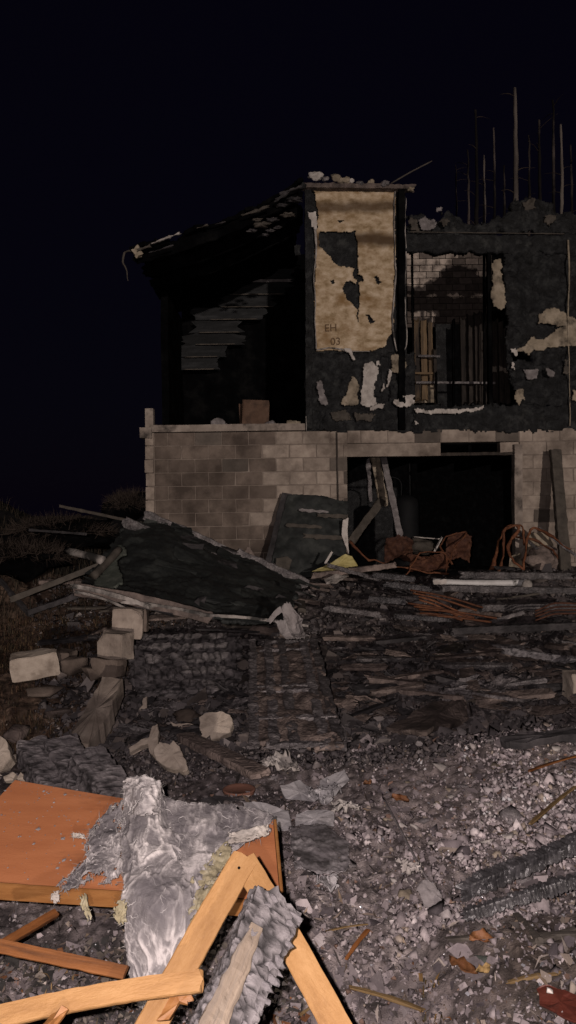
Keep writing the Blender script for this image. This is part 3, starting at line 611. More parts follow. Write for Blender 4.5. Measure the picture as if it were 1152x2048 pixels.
board('corner_post', P(977, 505, HY + .05), P(980, 815, HY + .05), .06, .1, MT['char_roof'], house, up=(0, 1, 0), n=3, segs=40, rough=.008, seed=24)
tube('conduit', [P(1136, 480, HY - .05), P(1138, 560, HY - .05), P(1136, 640, HY - .05), P(1139, 760, HY - .05), P(1140, 852, HY - .05)], [.016, .012, .012, .006, .01], MT['plaster_tan'], house, 6, 8, .008)
# brick wall inside: lit part, shade and soot all put into the brick colours
BW = 14.6; pa, pb = P(812, 506, BW), P(985, 652, BW)
V, F = boxv(pa[0], pb[0], BW + .012, BW + .1, pb[2], pa[2]); mk('brick_backing', V, F, MT['brick_sooty'], house)
bmeshes = {}
for nm in ('brick', 'brick_sooty'):
    bm = bmesh.new(); bmesh.ops.create_cube(bm, size=1.0); bmesh.ops.bevel(bm, geom=bm.edges[:], offset=.02, segments=1, affect='EDGES'); me = bpy.data.meshes.new('brick'); bm.to_mesh(me); bm.free(); me.materials.append(MT[nm]); bmeshes[nm] = me
bwall = link(bpy.data.objects.new('brick_wall', None), house, (pa[0], BW, 2.8))
rows = int((pa[2] - pb[2]) / .118)
for r in range(rows):
    x = pa[0] - (r % 2) * .12
    while x < pb[0]:
        a, b = max(x, pa[0]), min(x + .24, pb[0]); x += .24
        if b - a < .04: continue
        z = pa[2] - (r + .5) * .118; xc = (a + b) / 2
        lit_tone = xc < pb[0] - .62 - (pa[2] - z) * 1.02 + rng.normal(0, .05) or (r >= rows - 2 and xc < pa[0] + .5 + rng.normal(0, .06))
        o = bpy.data.objects.new('brick', bmeshes['brick' if lit_tone and rng.random() > .1 else 'brick_sooty']); link(o, bwall, (xc, BW + rng.normal(0, .004), z)); o.scale = (b - a - .012, .06, .106)
# studs in the opening
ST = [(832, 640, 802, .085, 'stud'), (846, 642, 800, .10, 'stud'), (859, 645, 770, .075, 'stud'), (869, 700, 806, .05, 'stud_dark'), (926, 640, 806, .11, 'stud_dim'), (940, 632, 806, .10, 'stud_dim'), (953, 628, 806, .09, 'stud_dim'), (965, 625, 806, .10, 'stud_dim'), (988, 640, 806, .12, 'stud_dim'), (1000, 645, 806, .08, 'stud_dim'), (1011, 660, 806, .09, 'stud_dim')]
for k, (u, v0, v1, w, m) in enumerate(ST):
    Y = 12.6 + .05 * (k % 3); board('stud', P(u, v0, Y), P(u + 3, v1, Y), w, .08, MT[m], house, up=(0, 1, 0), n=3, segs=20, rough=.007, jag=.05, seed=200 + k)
for k, (u, v0, v1) in enumerate([(826, 640, 815), (906, 640, 810), (872, 745, 805), (968, 505, 815), (824, 500, 640)]):
    board('stud', P(u, v0, 12.35), P(u + 1, v1, 12.35), .03, .06, MT['char_roof'], house, up=(0, 1, 0), n=3, segs=16, rough=.006, jag=.03, seed=220 + k)
box('wall_panel', *sorted((P(786, 700, 12.9)[0], P(868, 700, 12.9)[0])), 12.9, 12.93, P(800, 806, 12.9)[2], P(800, 745, 12.9)[2], MT['plaster_tan'], house, .005, 25)
for k, (a, b, v) in enumerate([(786, 866, 746), (832, 990, 765), (836, 880, 712)]): board('rail', P(a, v, 12.5), P(b, v + 1, 12.5), .03, .035, MT['char' if k else 'stud'], house, n=2, rough=.004)
slab('cupboard_gap', *sorted((P(872, 700, 13.2)[0], P(972, 700, 13.2)[0])), 13.2, 13.25, 2.8, P(880, 648, 13.2)[2], 'char_wall', .01, 26)
# ragged wall top on the right
cut('charred_parapet', [(812, 470), (812, 432), (838, 428), (850, 430), (872, 436), (900, 424), (924, 440), (980, 446), (1010, 430), (1036, 400), (1062, 396), (1090, 410), (1120, 420), (1152, 432), (1300, 440), (1300, 470)], HY + .06, .1, MT['char_wall'], house, (), 2.5, 8, .05, .06, 3, 27)
for k, (pl, m) in enumerate([([(838, 438), (866, 436), (868, 456), (852, 462), (840, 456)], 'ash_grey'), ([(880, 440), (892, 434), (900, 444), (890, 450)], 'charred_edge'), ([(1046, 400), (1066, 398), (1072, 416), (1050, 422)], 'charred_edge'), ([(874, 410), (882, 412), (880, 424), (875, 424)], 'ash_grey'), ([(1090, 432), (1112, 428), (1114, 440), (1096, 448)], 'charred_edge'), ([(815, 440), (834, 436), (836, 460), (818, 462)], 'charred_edge')]):
    cut('torn_lining', pl, HY - .02, .03, MT[m], house, (), 1.8, 4, .08, .05, 7, 170 + k)
# ------------------------------------------------------------------ bare trunks behind the house
TR = [(952, 220, 560, 24, .055, 'bark'), (988, 255, 560, 27, .045, 'bark'), (1030, 175, 560, 24, .080, 'bark_pale'), (1078, 240, 560, 25, .055, 'bark'), (1106, 200, 560, 28, .06, 'bark'), (1142, 290, 560, 26, .05, 'bark'), (1190, 150, 560, 27, .07, 'bark'), (912, 330, 560, 26, .03, 'bark'), (936, 300, 560, 25, .04, 'bark'), (968, 310, 560, 29, .05, 'bark_pale'), (1008, 330, 560, 30, .05, 'bark'), (1058, 270, 560, 29, .05, 'bark'), (1122, 250, 560, 25, .05, 'bark_pale')]
TL = ['thin blackened trunk with a pale scar, leftmost of the tall trunks behind the house', 'slim dark trunk just to the left of the tallest pale trunk', 'tallest pale barked trunk standing above the burned roofline', 'dark trunk just to the right of the tallest pale trunk', 'faint dark trunk near the right edge above the house', 'short dim trunk at the right edge above the house', 'dark trunk standing beyond the right edge of the house', 'low thin sapling just right of the chimney chase', 'thin dark stem between the sapling and the scarred trunk', 'pale patched stem between the scarred trunk and the slim dark one', 'short dim stem close to the left of the tallest pale trunk', 'dim stem close to the right of the tallest pale trunk', 'pale patched stem next to the right edge above the house']
for k, (u, v0, v1, Y, r, m) in enumerate(TR):
    top, bot = P(u, v0, Y), P(u - 2, v1, Y); g = np.array([bot[0] - .1, Y, float(gz(bot[0], Y)) - .1])
    t = thing('bare_tree', g, TL[k], 'tree', 'bare trunks behind the house'); pts = [g, g * .6 + bot * .4 + [.05, 0, 0], bot, (bot * .5 + top * .5) + [.04, 0, 0], top]
    tube('trunk', pts, [r * 1.7, r * 1.45, r * 1.2, r, r * .55], MT[m], t, 8, 8, .02, k)
    for j in range(4):
        f = .25 + .75 * rng.random(); p = bot + (top - bot) * f; an = rng.uniform(0, 6.28); L = rng.uniform(.3, .8); dv = np.array([math.cos(an), math.sin(an), rng.uniform(-.1, .5)]) * L
        tube('limb', [p, p + dv * .5 + [0, 0, .05], p + dv], [r * .28, r * .18, r * .07], MT['twig'], t, 4, 3, .02, j)
# ------------------------------------------------------------------ things on the sill and inside the house
def T(o, label, cat, group=None): return tag(o, label, cat, group)
cb = P(508, 845, 12.15)
bx = thing('crate', (cb[0], 12.15, 2.79), 'scorched brown box standing on the ledge of the open room', 'box')
M3 = rot(.12, 0, .04)
for nm, (a0, a1, b0, b1, c0, c1) in dict(front=(-.205, .205, -.16, -.14, 0, .50), back=(-.205, .205, .14, .16, 0, .47), side=(-.205, -.185, -.139, .139, 0, .47), side2=(.185, .205, -.139, .139, 0, .49), base=(-.184, .184, -.139, .139, .002, .02)).items():
    V, F = boxv(a0, a1, b0, b1, c0, c1); V[V[:, 2] > .4] += rng.normal(0, .012, (int((V[:, 2] > .4).sum()), 3)); mk('side_panel' if nm != 'base' else 'base_panel', V @ M3.T + [cb[0], 12.15, 2.79], F, MT['crate'], bx)
SILL = [(438, 832, .13, .10, 'ash_grey', 'grey crumpled insulation heap on the ledge left of the brown box'), (500, 842, .06, .035, 'plaster', 'small white scrap in front of the brown box on the ledge'), (541, 828, .075, .07, 'ash_grey', 'pale grey lump just right of the brown box on the ledge'), (585, 834, .11, .08, 'plaster_tan', 'ragged tan heap at the right end of the ledge')]
for k, (u, v, a, h, m, lb) in enumerate(SILL):
    p = P(u, v, 11.95); T(lump('insulation_clump', (p[0], 11.95, 2.87 + h * .5), (a, .07, h), MT[m], None, 3, .5, 300 + k), lb, 'debris')
# inside the garage
def gtop(x, y): return float(gz(x, y))
def post(name, a, b, w, t, m, label, cat='post', **k): return T(board(name, a, b, w, t, MT[m], None, **k), label, cat)
post('timber', P(748, 905, 13.2), P(768, 1010, 13.0), .14, .06, 'plaster_tan', 'tan scorched board hanging inside the garage opening by its left jamb', 'timber', up=(0, 1, 0), n=3, segs=16, rough=.02, jag=.05, seed=1)
post('timber', P(764, 905, 12.9), P(806, 1100, 12.1), .10, .08, 'ash_grey', 'long grey charred timber leaning inside the garage opening', 'timber', up=(0, 1, 0), n=3, segs=24, rough=.012, jag=.03, seed=2)
post('timber', P(764, 1000, 13.0), P(700, 1085, 12.4), .13, .06, 'charred_edge', 'dark board propped diagonally low in the garage opening', 'timber', up=(0, 1, 0), n=3, segs=16, rough=.016, jag=.04, seed=3)
post('timber', P(735, 915, 12.6), P(742, 1000, 12.7), .06, .05, 'char', 'thin black stick hanging at the top left of the garage opening', 'timber', up=(0, 1, 0), n=3, segs=16, rough=.016, jag=.04, seed=4)
c = P(812, 1060, 14.4); tk = thing('water_tank', (c[0], 14.4, .5), 'dark upright water tank glinting deep inside the garage', 'tank')
def ring(name, prof, cx, cy, mat, parent, n=24):
    V = [(cx + r * math.cos(2 * math.pi * k / n), cy + r * math.sin(2 * math.pi * k / n), z) for r, z in prof for k in range(n)]
    F = [(i * n + k, i * n + (k + 1) % n, (i + 1) * n + (k + 1) % n, (i + 1) * n + k) for i in range(len(prof) - 1) for k in range(n)] + [tuple(range(n))[::-1], tuple((len(prof) - 1) * n + k for k in range(n))]
    return mk(name, V, F, mat, parent, True)
ring('body', [(.22, .45), (.23, .5), (.23, 1.72), (.21, 1.80), (.10, 1.87), (.02, 1.88)], c[0], 14.4, MT['tank'], tk)
tube('pipe', [(c[0] - .08, 14.4, 1.86), (c[0] - .08, 14.4, 2.1), (c[0] - .2, 14.4, 2.2), (c[0] - .5, 14.4, 2.22)], .015, MT['tank'], tk)
tube('pipe', [(c[0] + .08, 14.4, 1.86), (c[0] + .08, 14.4, 2.48)], .015, MT['tank'], tk)
# leaning charred panel against the block wall
lp = thing('fallen_siding', P(610, 1140, 11.3) * [1, 1, 0] + [0, 0, .6], 'blackened wall panel leaning on the block wall left of the garage opening', 'panel')
q = [[P(574, 988, 11.55), P(640, 992, 11.55), P(697, 1004, 11.55)], [P(556, 1060, 11.35), P(625, 1062, 11.33), P(694, 1066, 11.35)], [P(538, 1150, 11.05), P(610, 1156, 11.02), P(690, 1152, 11.05)]]
rag('sheet', q, 60, 60, MT['felt'], lp, amp=.03, f=5, tear=.012, seed=61, thick=.03, tf=9)
a, b = P(574, 988, 11.62), P(536, 1146, 11.12); board('edge_stud', a, b, .06, .15, MT['char_dull'], lp, up=(1, 0, .2), n=3, segs=20, rough=.008, seed=62)
for k, (u0, u1, v, m) in enumerate([(600, 655, 1020, 'ash_grey'), (575, 640, 1050, 'charred_edge'), (610, 690, 1072, 'charred_edge'), (640, 690, 1030, 'charred_edge')]):
    Y = 11.55 - (v - 988) / 160 * .5 - .07; board('lath_strip', P(u0, v, Y), P(u1, v + 4, Y), .02, .055 if k else .035, MT[m], lp, n=3, segs=14, rough=.014, jag=.05, seed=63 + k)
T(chunk('plaster_scrap', [P(552, 1116, 10.95), P(575, 1112, 10.95), P(584, 1120, 10.95), P(578, 1140, 10.9), P(550, 1142, 10.9)], .03, MT['charred_edge'], None, (0, -1, .2), 3), 'small grey scrap leaning at the foot of the blackened wall panel', 'debris')
T(board('split_lath', P(497, 1098, 10.9), P(516, 1128, 10.85), .05, .02, MT['char_brown'], None, up=(0, 1, 0), jag=.02), 'short brown lath leaning before the block wall, right arm of a pointed pair', 'lath')
T(board('split_lath', P(498, 1096, 10.88), P(478, 1128, 10.8), .05, .02, MT['char_brown'], None, up=(0, 1, 0), jag=.02), 'short brown lath leaning before the block wall, left arm of a pointed pair', 'lath')
T(board('fallen_log', P(505, 1128, 10.6), P(600, 1166, 10.2), .10, .09, MT['charred_edge'], None, n=4, segs=20, rough=.02, jag=.04, seed=8), 'grey charred log lying below the block wall beside the roof wreck', 'log')
T(chunk('white_splinter', [P(686, 1040, 11.2), P(697, 1036, 11.2), (P(695, 1068, 11.2)), P(698, 1110, 11.2), P(690, 1090, 11.2), P(683, 1068, 11.2)], .02, MT['plaster'], None, (0, -1, 0), 5), 'white pointed splinter standing at the left jamb of the garage opening', 'splinter')
T(chunk('yellow_scrap', [P(624, 1142, 10.5), P(658, 1128, 10.55), P(690, 1108, 10.6), P(704, 1112, 10.6), P(716, 1132, 10.5), P(690, 1136, 10.45), P(660, 1142, 10.4)], .03, MT['yellow_board'], None, (0, -1, .3), 6), 'yellowish torn board lying at the foot of the leaning wall panel', 'board')
T(board('white_strip', P(650, 1128, 10.45), P(664, 1104, 10.5), .03, .015, MT['plaster'], None, up=(0, 1, 0), jag=.02), 'small pale strip sticking up left of the yellowish torn board', 'strip')
T(board('charred_beam', P(625, 1152, 10.3), P(790, 1130, 10.2), .12, .07, MT['char_brown'], None, n=4, segs=40, rough=.012, jag=.03, seed=9), 'long dark beam under the yellowish torn board before the garage', 'beam')
T(chunk('plaster_scrap', [P(648, 1158, 9.9), P(672, 1148, 9.9), P(694, 1152, 9.9), P(672, 1164, 9.8), P(652, 1166, 9.8)], .02, MT['trim_pale'], None, (0, -.4, 1), 7), 'pale flat scrap just below the yellowish torn board', 'debris')
# rusty metal tangle in and beside the garage opening
TANG = [([(700, 1085, 11.2), (740, 1118, 11.0), (830, 1140, 10.9), (900, 1150, 10.9)], .022, 'long rusty bar sagging across the foot of the garage opening'),
        ([(905, 1130, 10.9), (880, 1085, 11.2), (930, 1065, 11.3), (905, 1100, 11.1), (890, 1150, 10.8)], .016, 'rusty bent wire loop in the middle of the garage opening'),
        ([(985, 1140, 10.9), (1000, 1075, 11.2), (1020, 1050, 11.2), (1034, 1062, 11.2), (1018, 1100, 11.0), (1045, 1140, 10.8)], .03, 'thick rusty hoop beside the right jamb of the garage opening'),
        ([(996, 1145, 10.8), (1010, 1090, 11.0), (1008, 1060, 11.1), (1040, 1052, 11.2), (1052, 1090, 11.1)], .024, 'second rusty hoop twisted round the right jamb'),
        ([(1045, 1140, 10.8), (1062, 1060, 11.2), (1100, 1070, 11.0), (1140, 1100, 10.8)], .022, 'rusty bar arching from the right jamb to the leaning post'),
        ([(815, 1150, 10.8), (845, 1105, 11.0), (890, 1112, 11.0), (892, 1150, 10.8)], .012, 'thin rusty wire frame on the debris in the garage opening'),
        ([(1030, 1075, 11.3), (1080, 1085, 11.2), (1120, 1120, 11.0)], .018, 'rusty strip sloping down to the foot of the leaning post')]
for pts, r, lb in TANG: T(tube('rusty_bar', [P(*p) for p in pts], [r * rng.uniform(.6, 1.1) for _ in pts], MT['rust'], None, 6, 7, .028, 3), lb, 'metal bar')
for k, (u, v, Y, s, lb) in enumerate([(800, 1105, 11.3, (.30, .2, .2), 'crumpled reddish tin sheet at the left foot of the garage opening'), (860, 1130, 11.0, (.42, .2, .13), 'crumpled red tin sheet in the middle of the garage opening'), (920, 1100, 11.3, (.26, .2, .2), 'crumpled rusty tin sheet right of the middle in the garage opening')]):
    p = P(u, v, Y); e = .5; ct = [[p + np.array([(i - 1) * s[0] * .7, j * .10, (1 - j) * s[2] + .07 * ((i + j + k) % 2)]) for i in range(3)] for j in (2, 1, 0)]
    o, _, _ = rag('tin_sheet', ct, 34, 26, MT['rust_dull'], None, amp=.04, f=7, tear=.05, seed=310 + k, thick=.004, ridge=.02); T(o, lb, 'tin sheet')
T(board('white_board', P(828, 1074, 11.6), P(880, 1078, 11.6), .06, .015, MT['plaster'], None, jag=.02), 'white flat board lying on top of the debris in the garage opening', 'board')
T(board('white_board', P(868, 1105, 11.3), P(884, 1074, 11.4), .03, .012, MT['plaster'], None, up=(0, 1, 0), jag=.02), 'small white board standing on end in the garage opening', 'board')
T(lump('insulation_clump', P(842, 1092, 11.5), (.22, .15, .11), MT['charred_edge'], None, 3, .4, 41), 'grey matted heap under the white flat board in the garage', 'debris')
T(board('leaning_post', P(1110, 900, 11.62), P(1131, 1150, 11.1), .155, .10, MT['charred_edge'], None, up=(0, 1, .2), n=4, segs=40, rough=.010, jag=.02, seed=12), 'weathered dark post leaning on the block wall right of the garage opening', 'post')
for k, (pts, lb) in enumerate([([(1058, 1068), (1092, 1062), (1108, 1090), (1080, 1112), (1052, 1130)], 'pale board scrap behind the rusty bars right of the garage'), ([(1020, 1112), (1042, 1105), (1046, 1140), (1016, 1145)], 'small pale block scrap at the foot of the right jamb')]):
    T(chunk('board_scrap', [P(u, v, 11.45) for u, v in pts], .03, MT['plaster_tan'], None, (0, -1, .3), 20 + k), lb, 'debris')
T(lump('insulation_clump', P(1085, 1120, 11.2), (.26, .18, .2), MT['char_brown'], None, 3, .4, 43), 'dark brown matted heap between the right jamb and the leaning post', 'debris')
for k, (a, b, lb) in enumerate([((1030, 1060), (1075, 1098), 'black stick crossing the pale scrap right of the garage'), ((1080, 1058), (1150, 1110), 'black stick sloping behind the leaning post')]):
    T(board('charred_stick', P(*a, 11.3), P(*b, 11.1), .05, .04, MT['char'], None, rough=.008, jag=.02, seed=k), lb, 'stick')
# beams and rods on the debris bank before the garage
BANK = [((745, 1150), (830, 1158), 10.0, .12, .07, 'char_alligator', 'charred grey checkered beam end before the garage, upper of two'), ((770, 1168), (860, 1178), 9.6, .10, .07, 'char_alligator', 'charred glinting beam end under the upper checkered one'), ((738, 1198), (810, 1202), 9.1, .12, .07, 'char_alligator', 'short grey checkered charred block on the debris bank'),
        ((790, 1232), (900, 1240), 8.5, .08, .05, 'char_alligator', 'glinting silvery charred board end below the rusty rods'), ((1005, 1300), (1152, 1322), 7.5, .10, .07, 'char_grey', 'long grey charred log at the right on the debris'),
        ((640, 1392), (1010, 1352), 6.9, .07, .03, 'char_brown', 'long thin brown board lying across the middle of the debris'), ((655, 1130), (760, 1160), 10.2, .08, .05, 'char', 'dark beam below the yellowish torn board'),
        ((1140, 1152), (920, 1150), 10.3, .14, .09, 'char', 'thick black beam lying just above the white pipe'), ((1180, 1182), (880, 1176), 9.8, .12, .08, 'char', 'thick black beam lying just below the white pipe'), ((1180, 1210), (960, 1216), 9.2, .12, .08, 'char', 'black beam lying right of the rusty rods'),
        ((1170, 1250), (900, 1262), 8.6, .12, .08, 'char_dull', 'dull black beam at the right below the rusty rods'), ((650, 1215), (760, 1230), 9.0, .10, .06, 'char', 'black beam right of the torn pale sheet')]
for k, (a, b, Y, w, t, m, lb) in enumerate(BANK):
    T(board('charred_beam', P(*a, Y), P(*b, Y - .05), w, t, MT[m], None, n=5, segs=50, rough=.010, jag=.03, allig=.008, af=20, seed=330 + k), lb, 'beam')
T(tube('white_pipe', [P(866, 1163, 10.0), P(930, 1166, 9.98), P(1000, 1166, 9.96), P(1058, 1165, 9.95)], .042, MT['white_pipe'], None, 12, 4, .003), 'white plastic pipe lying on the charred debris before the garage', 'pipe')
T(chunk('white_strip', [P(866, 1160, 9.9), P(892, 1158, 9.9), P(894, 1166, 9.9), P(868, 1168, 9.9)], .01, MT['plaster'], None, (0, -.5, 1), 4), 'small white strip at the left end of the white pipe', 'strip')
T(lump('plaster_lump', P(1056, 1172, 9.8), (.07, .05, .07), MT['trim_pale'], None, 2, .4, 47), 'pale lump at the right end of the white pipe', 'debris')
for k in range(9):
    u0, v0 = 818 + 8 * (k % 4) + rng.uniform(-4, 4), 1180 + 6.5 * k; u1, v1 = 925 + rng.uniform(-30, 75), 1216 + 4.0 * k + rng.uniform(-5, 5)
    T(tube('rusty_rod', [P(u0, v0, 8.9 - .03 * k), P((u0 + u1) / 2, (v0 + v1) / 2 - 4, 8.86 - .03 * k), P(u1, v1, 8.8 - .03 * k)], .012, MT['rust'], None, 5, 4, .004, k), 'rusty rod in the loose bundle on the debris before the garage', 'rod', 'rusty rods in the bundle')
for k in range(4):
    T(tube('rusty_rod', [P(1070, 1240 - 6 * k, 8.4), P(1110, 1228 - 7 * k, 8.4), P(1165, 1226 - 6 * k, 8.4)], .010, MT['rust_dull'], None, 5, 4, .006, k), 'dull red rod at the right edge of the debris bank', 'rod', 'red rods at the right edge')
# loose charred boards all over the bank and the middle of the yard
NB = 0
for k in range(150):
    Y = rng.uniform(5.9, 11.0); X = rng.uniform(-.30, .40) * Y
    if X < -.16 * Y and Y < 8.6: continue
    if Y < 8.1 and X < .08 * Y: continue
    az = rng.normal(0, .85); L = rng.uniform(.2, .75); z = gtop(X, Y) + .05 + rng.uniform(0, .03); d = np.array([math.cos(az), math.sin(az), rng.normal(0, .08)]) * L / 2; c0 = np.array([X, Y, z]); c0[2] += .03
    m = ['char', 'char', 'char_dull', 'char_brown', 'char_brown', 'charred_edge'][int(rng.integers(6))]
    cn = {'char': 'black', 'char_dull': 'dull black', 'char_brown': 'brown', 'charred_edge': 'grey'}[m]; ln_ = 'long' if L > .55 else 'short'; zn = 'just before the garage' if Y > 9.6 else ('on the bank' if Y > 7.8 else 'in the middle of the yard'); sd2 = 'at the right' if X > .2 * Y else 'near the centre'
    T(board('charred_board', c0 - d, c0 + d, rng.uniform(.04, .13), rng.uniform(.02, .05), MT[m], None, up=(rng.normal(0, .3), rng.normal(-.2, .3), 1), n=3, segs=14, rough=.008, jag=.03, seed=400 + k), f'{ln_} {cn} charred board lying loose {zn} {sd2}', 'board', f'{ln_} {cn} charred boards {zn} {sd2}'); NB += 1
# ------------------------------------------------------------------ collapsed roof wreck on the left
wr = thing('roof_wreck', P(350, 1200, 8.4) * [1, 1, 0] + [0, 0, .4], 'collapsed black roof section slumped in front of the block wall', 'roof')
q = [[P(250, 1042, 10.4), P(330, 1046, 10.4), P(410, 1082, 10.4), P(490, 1118, 10.4), P(605, 1168, 10.4)],
     [P(222, 1088, 9.6), P(310, 1092, 9.5), P(400, 1118, 9.5), P(490, 1150, 9.4), P(600, 1182, 9.3)],
     [P(180, 1140, 8.5), P(280, 1150, 8.5), P(380, 1172, 8.5), P(480, 1196, 8.4), P(590, 1215, 8.4)],
     [P(150, 1180, 7.4), P(250, 1205, 7.4), P(360, 1226, 7.5), P(470, 1240, 7.6), P(575, 1250, 7.7)]]
rag('roof_felt', q, 150, 120, MT['felt'], wr, amp=.05, f=2.6, tear=.035, seed=71, thick=.04, ridge=.014, tf=14)
for k in range(44):
    s, t_ = rng.random(), rng.random(); i = t_ * 3; r0 = min(int(i), 2); f = i - r0; j = s * 4; c0_ = min(int(j), 3); g = j - c0_
    A = lambda r_, c_: np.array(q[r_][c_]); p = (A(r0, c0_) * (1 - f) + A(r0 + 1, c0_) * f) * (1 - g) + (A(r0, c0_ + 1) * (1 - f) + A(r0 + 1, c0_ + 1) * f) * g
    w = rng.uniform(.08, .42); h = rng.uniform(.05, .16); o3 = rng.normal(0, .03, (4, 3)); dx = np.array([w, 0, -.35 * w]); dy_ = np.array([-.02, -h, -h * .35]); up = np.array([0, -.03, .045])
    chunk('shingle_scrap', [p + up + o3[0], p + dx + up + o3[1], p + dx + dy_ + up + o3[2], p + dy_ + up + o3[3]], .008, MT['felt' if k % 4 else 'char_dull'], wr, (0, -.5, 1), k, .008, 3)
for k, (a, b, w, m) in enumerate([(((146, 1172), 7.28), ((300, 1214), 7.3), .04, 'trim_pale'), (((152, 1184), 7.30), ((250, 1216), 7.33), .022, 'trim_pale'), (((245, 1204), 7.3), ((420, 1232), 7.42), .03, 'trim_pale'), (((400, 1230), 7.4), ((615, 1252), 7.62), .028, 'trim_pale'), (((150, 1178), 7.36), ((420, 1236), 7.45), .12, 'char_brown')]):
    board('fascia_board', P(*a[0], a[1]), P(*b[0], b[1]), .03, w, MT[m], wr, n=3, segs=30, rough=.006, jag=.04, seed=74 + k, bow=.02)
cut('felt_flap', [(196, 1150), (225, 1112), (240, 1086), (252, 1100), (236, 1130), (242, 1170), (200, 1184), (180, 1178)], 8.0, .02, MT['felt_green'], wr, (), 2.5, 6, .05, .06, 5, 75, slope=(0, -.010))
tube('vent_pipe', [P(238, 1098, 8.2), P(212, 1128, 8.0), P(186, 1152, 7.8)], .04, MT['charred_edge'], wr, 10, 4, .006); tube('gutter_end', [P(205, 1120, 8.0), P(132, 1100, 8.6)], [.045, .04], MT['trim_pale'], wr, 6, 6, .01)
for k, (a, b, Y0, Y1) in enumerate([((292, 1030), (470, 1112), 10.5, 10.4), ((250, 1045), (470, 1135), 10.1, 10.0), ((480, 1110), (610, 1168), 10.3, 10.2)]):
    board('rafter', P(*a, Y0), P(*b, Y1), .06, .14, MT['char'], wr, n=3, segs=30, rough=.016, jag=.05, seed=78 + k)
LB = ['long dark pole sticking out left above the roof wreck', 'dark beam sloping down left from under the roof wreck', 'second dark beam sloping down left below the first', 'thin pale tipped stick at the far left on the dark bank', 'dark stick rising from the far left bank']
for k, (a, b, w) in enumerate([((120, 1012, 11.5), (300, 1050, 11.0), .05), ((20, 1200, 8.6), (200, 1130, 8.8), .08), ((60, 1225, 8.2), (215, 1170, 8.2), .07), ((60, 1060, 11), (170, 1068, 10.8), .04), ((0, 1160, 9), (60, 1230, 8.4), .05)]):
    T(board('fallen_pole', P(*a), P(*b), w, w * .8, MT['charred_edge' if k in (0, 1) else 'char_dull'], None, n=3, segs=20, rough=.008, jag=.03, seed=82 + k), LB[k], 'pole')
for k, (u, v, Y, s, lb) in enumerate([(262, 1000, 12.2, (.35, .3, .2), 'rounded dark shrub mound beside the end of the block wall'), (120, 1050, 12.0, (.8, .5, .25), 'low dark brush mound at the far left'), (40, 1100, 10.5, (.7, .4, .2), 'dark brush mound at the left edge below the far one')]):
    t = thing('brush_mound', P(u, v, Y) * [1, 1, 0] + [0, 0, .5], lb, 'brush'); p = P(u, v, Y)
    lump('core', p - [0, 0, s[2] * .6], (s[0], s[1], s[2]), MT['char_roof'], t, 3, .55, 90 + k)
    V = []; F = []
    for j in range(2200):
        d = rng.normal(0, 1, 3); d[2] = abs(d[2]); d = d / np.linalg.norm(d); b0 = p - [0, 0, s[2] * .6] + d * np.array(s) * rng.uniform(.7, 1.05); e = nrm(d + rng.normal(0, .6, 3)) * rng.uniform(.05, .22); w = nrm(np.cross(e, rng.normal(0, 1, 3))) * rng.uniform(.003, .008)
        n = len(V); V += [b0 - w, b0 + w, b0 + e]; F.append((n, n + 1, n + 2))
    tag(mk('twigs', V, F, MT['twig'], t), kind='stuff')
# dead grass on the left
def blades(name, n, xr, yr, h, cols, seed):
    r = np.random.default_rng(seed); Y = r.uniform(*yr, n); X = r.uniform(*xr, n)
    k = (fbm(np.stack([X, Y, 0 * X], -1), 1.6, 2, seed) > -.25); X, Y = X[k], Y[k]; n = len(X)
    Z = gz(X, Y); H = h * r.uniform(.35, 1.2, n); an = r.uniform(0, 6.28, n); ln = r.uniform(.2, 1.1, n) * H; w = .0045 * r.uniform(.5, 1.4, n)
    b = np.stack([X, Y, Z - .01], -1); dirv = np.stack([np.cos(an), np.sin(an), 0 * an], -1); sd_ = np.stack([-np.sin(an), np.cos(an), 0 * an], -1) * w[:, None]
    m = b + dirv * (ln * .35)[:, None]; m[:, 2] += H * .65; t = b + dirv * ln[:, None]; t[:, 2] += H * r.uniform(.5, 1, n)
    V = np.stack([b - sd_, b + sd_, m + sd_ * .7, m - sd_ * .7, t], 1).reshape(-1, 3); i = np.arange(n)[:, None] * 5
    F = np.vstack([i + [0, 1, 2], i + [0, 2, 3], i + [3, 2, 4]])
    c_ = np.array(cols)[r.integers(len(cols), size=n)] * r.uniform(.5, 1.3, (n, 1)); return tag(mk(name, V, F, MT['grass_dead'], None, False, np.repeat(c_, 5, 0)), kind='stuff')
tag(blades('dead_grass', 15000, (-4.2, -1.25), (5.2, 9.6), .09, [(.11, .064, .042), (.08, .048, .031), (.14, .095, .055), (.06, .05, .032)], 5), 'dry reddish brown grass on the left of the yard', 'grass')
tag(blades('bank_grass', 6000, (-8.5, -2.4), (9.6, 14), .3, [(.05, .042, .03), (.075, .053, .037), (.035, .033, .026)], 6), 'dark scrubby grass on the bank at the left', 'grass')
tag(blades('litter_grass', 4200, (.42, 1.6), (1.9, 3.02), .030, [(.12, .08, .03), (.20, .12, .045), (.06, .05, .028), (.16, .07, .025)], 7), 'matted dry grass at the lower right beside the charred beams', 'grass')
tag(blades('litter_straw', 500, (-1.2, -.2), (1.8, 2.9), .05, [(.12, .09, .05), (.20, .13, .06), (.06, .05, .035)], 8), 'sparse dry straw under the wooden slats', 'grass')
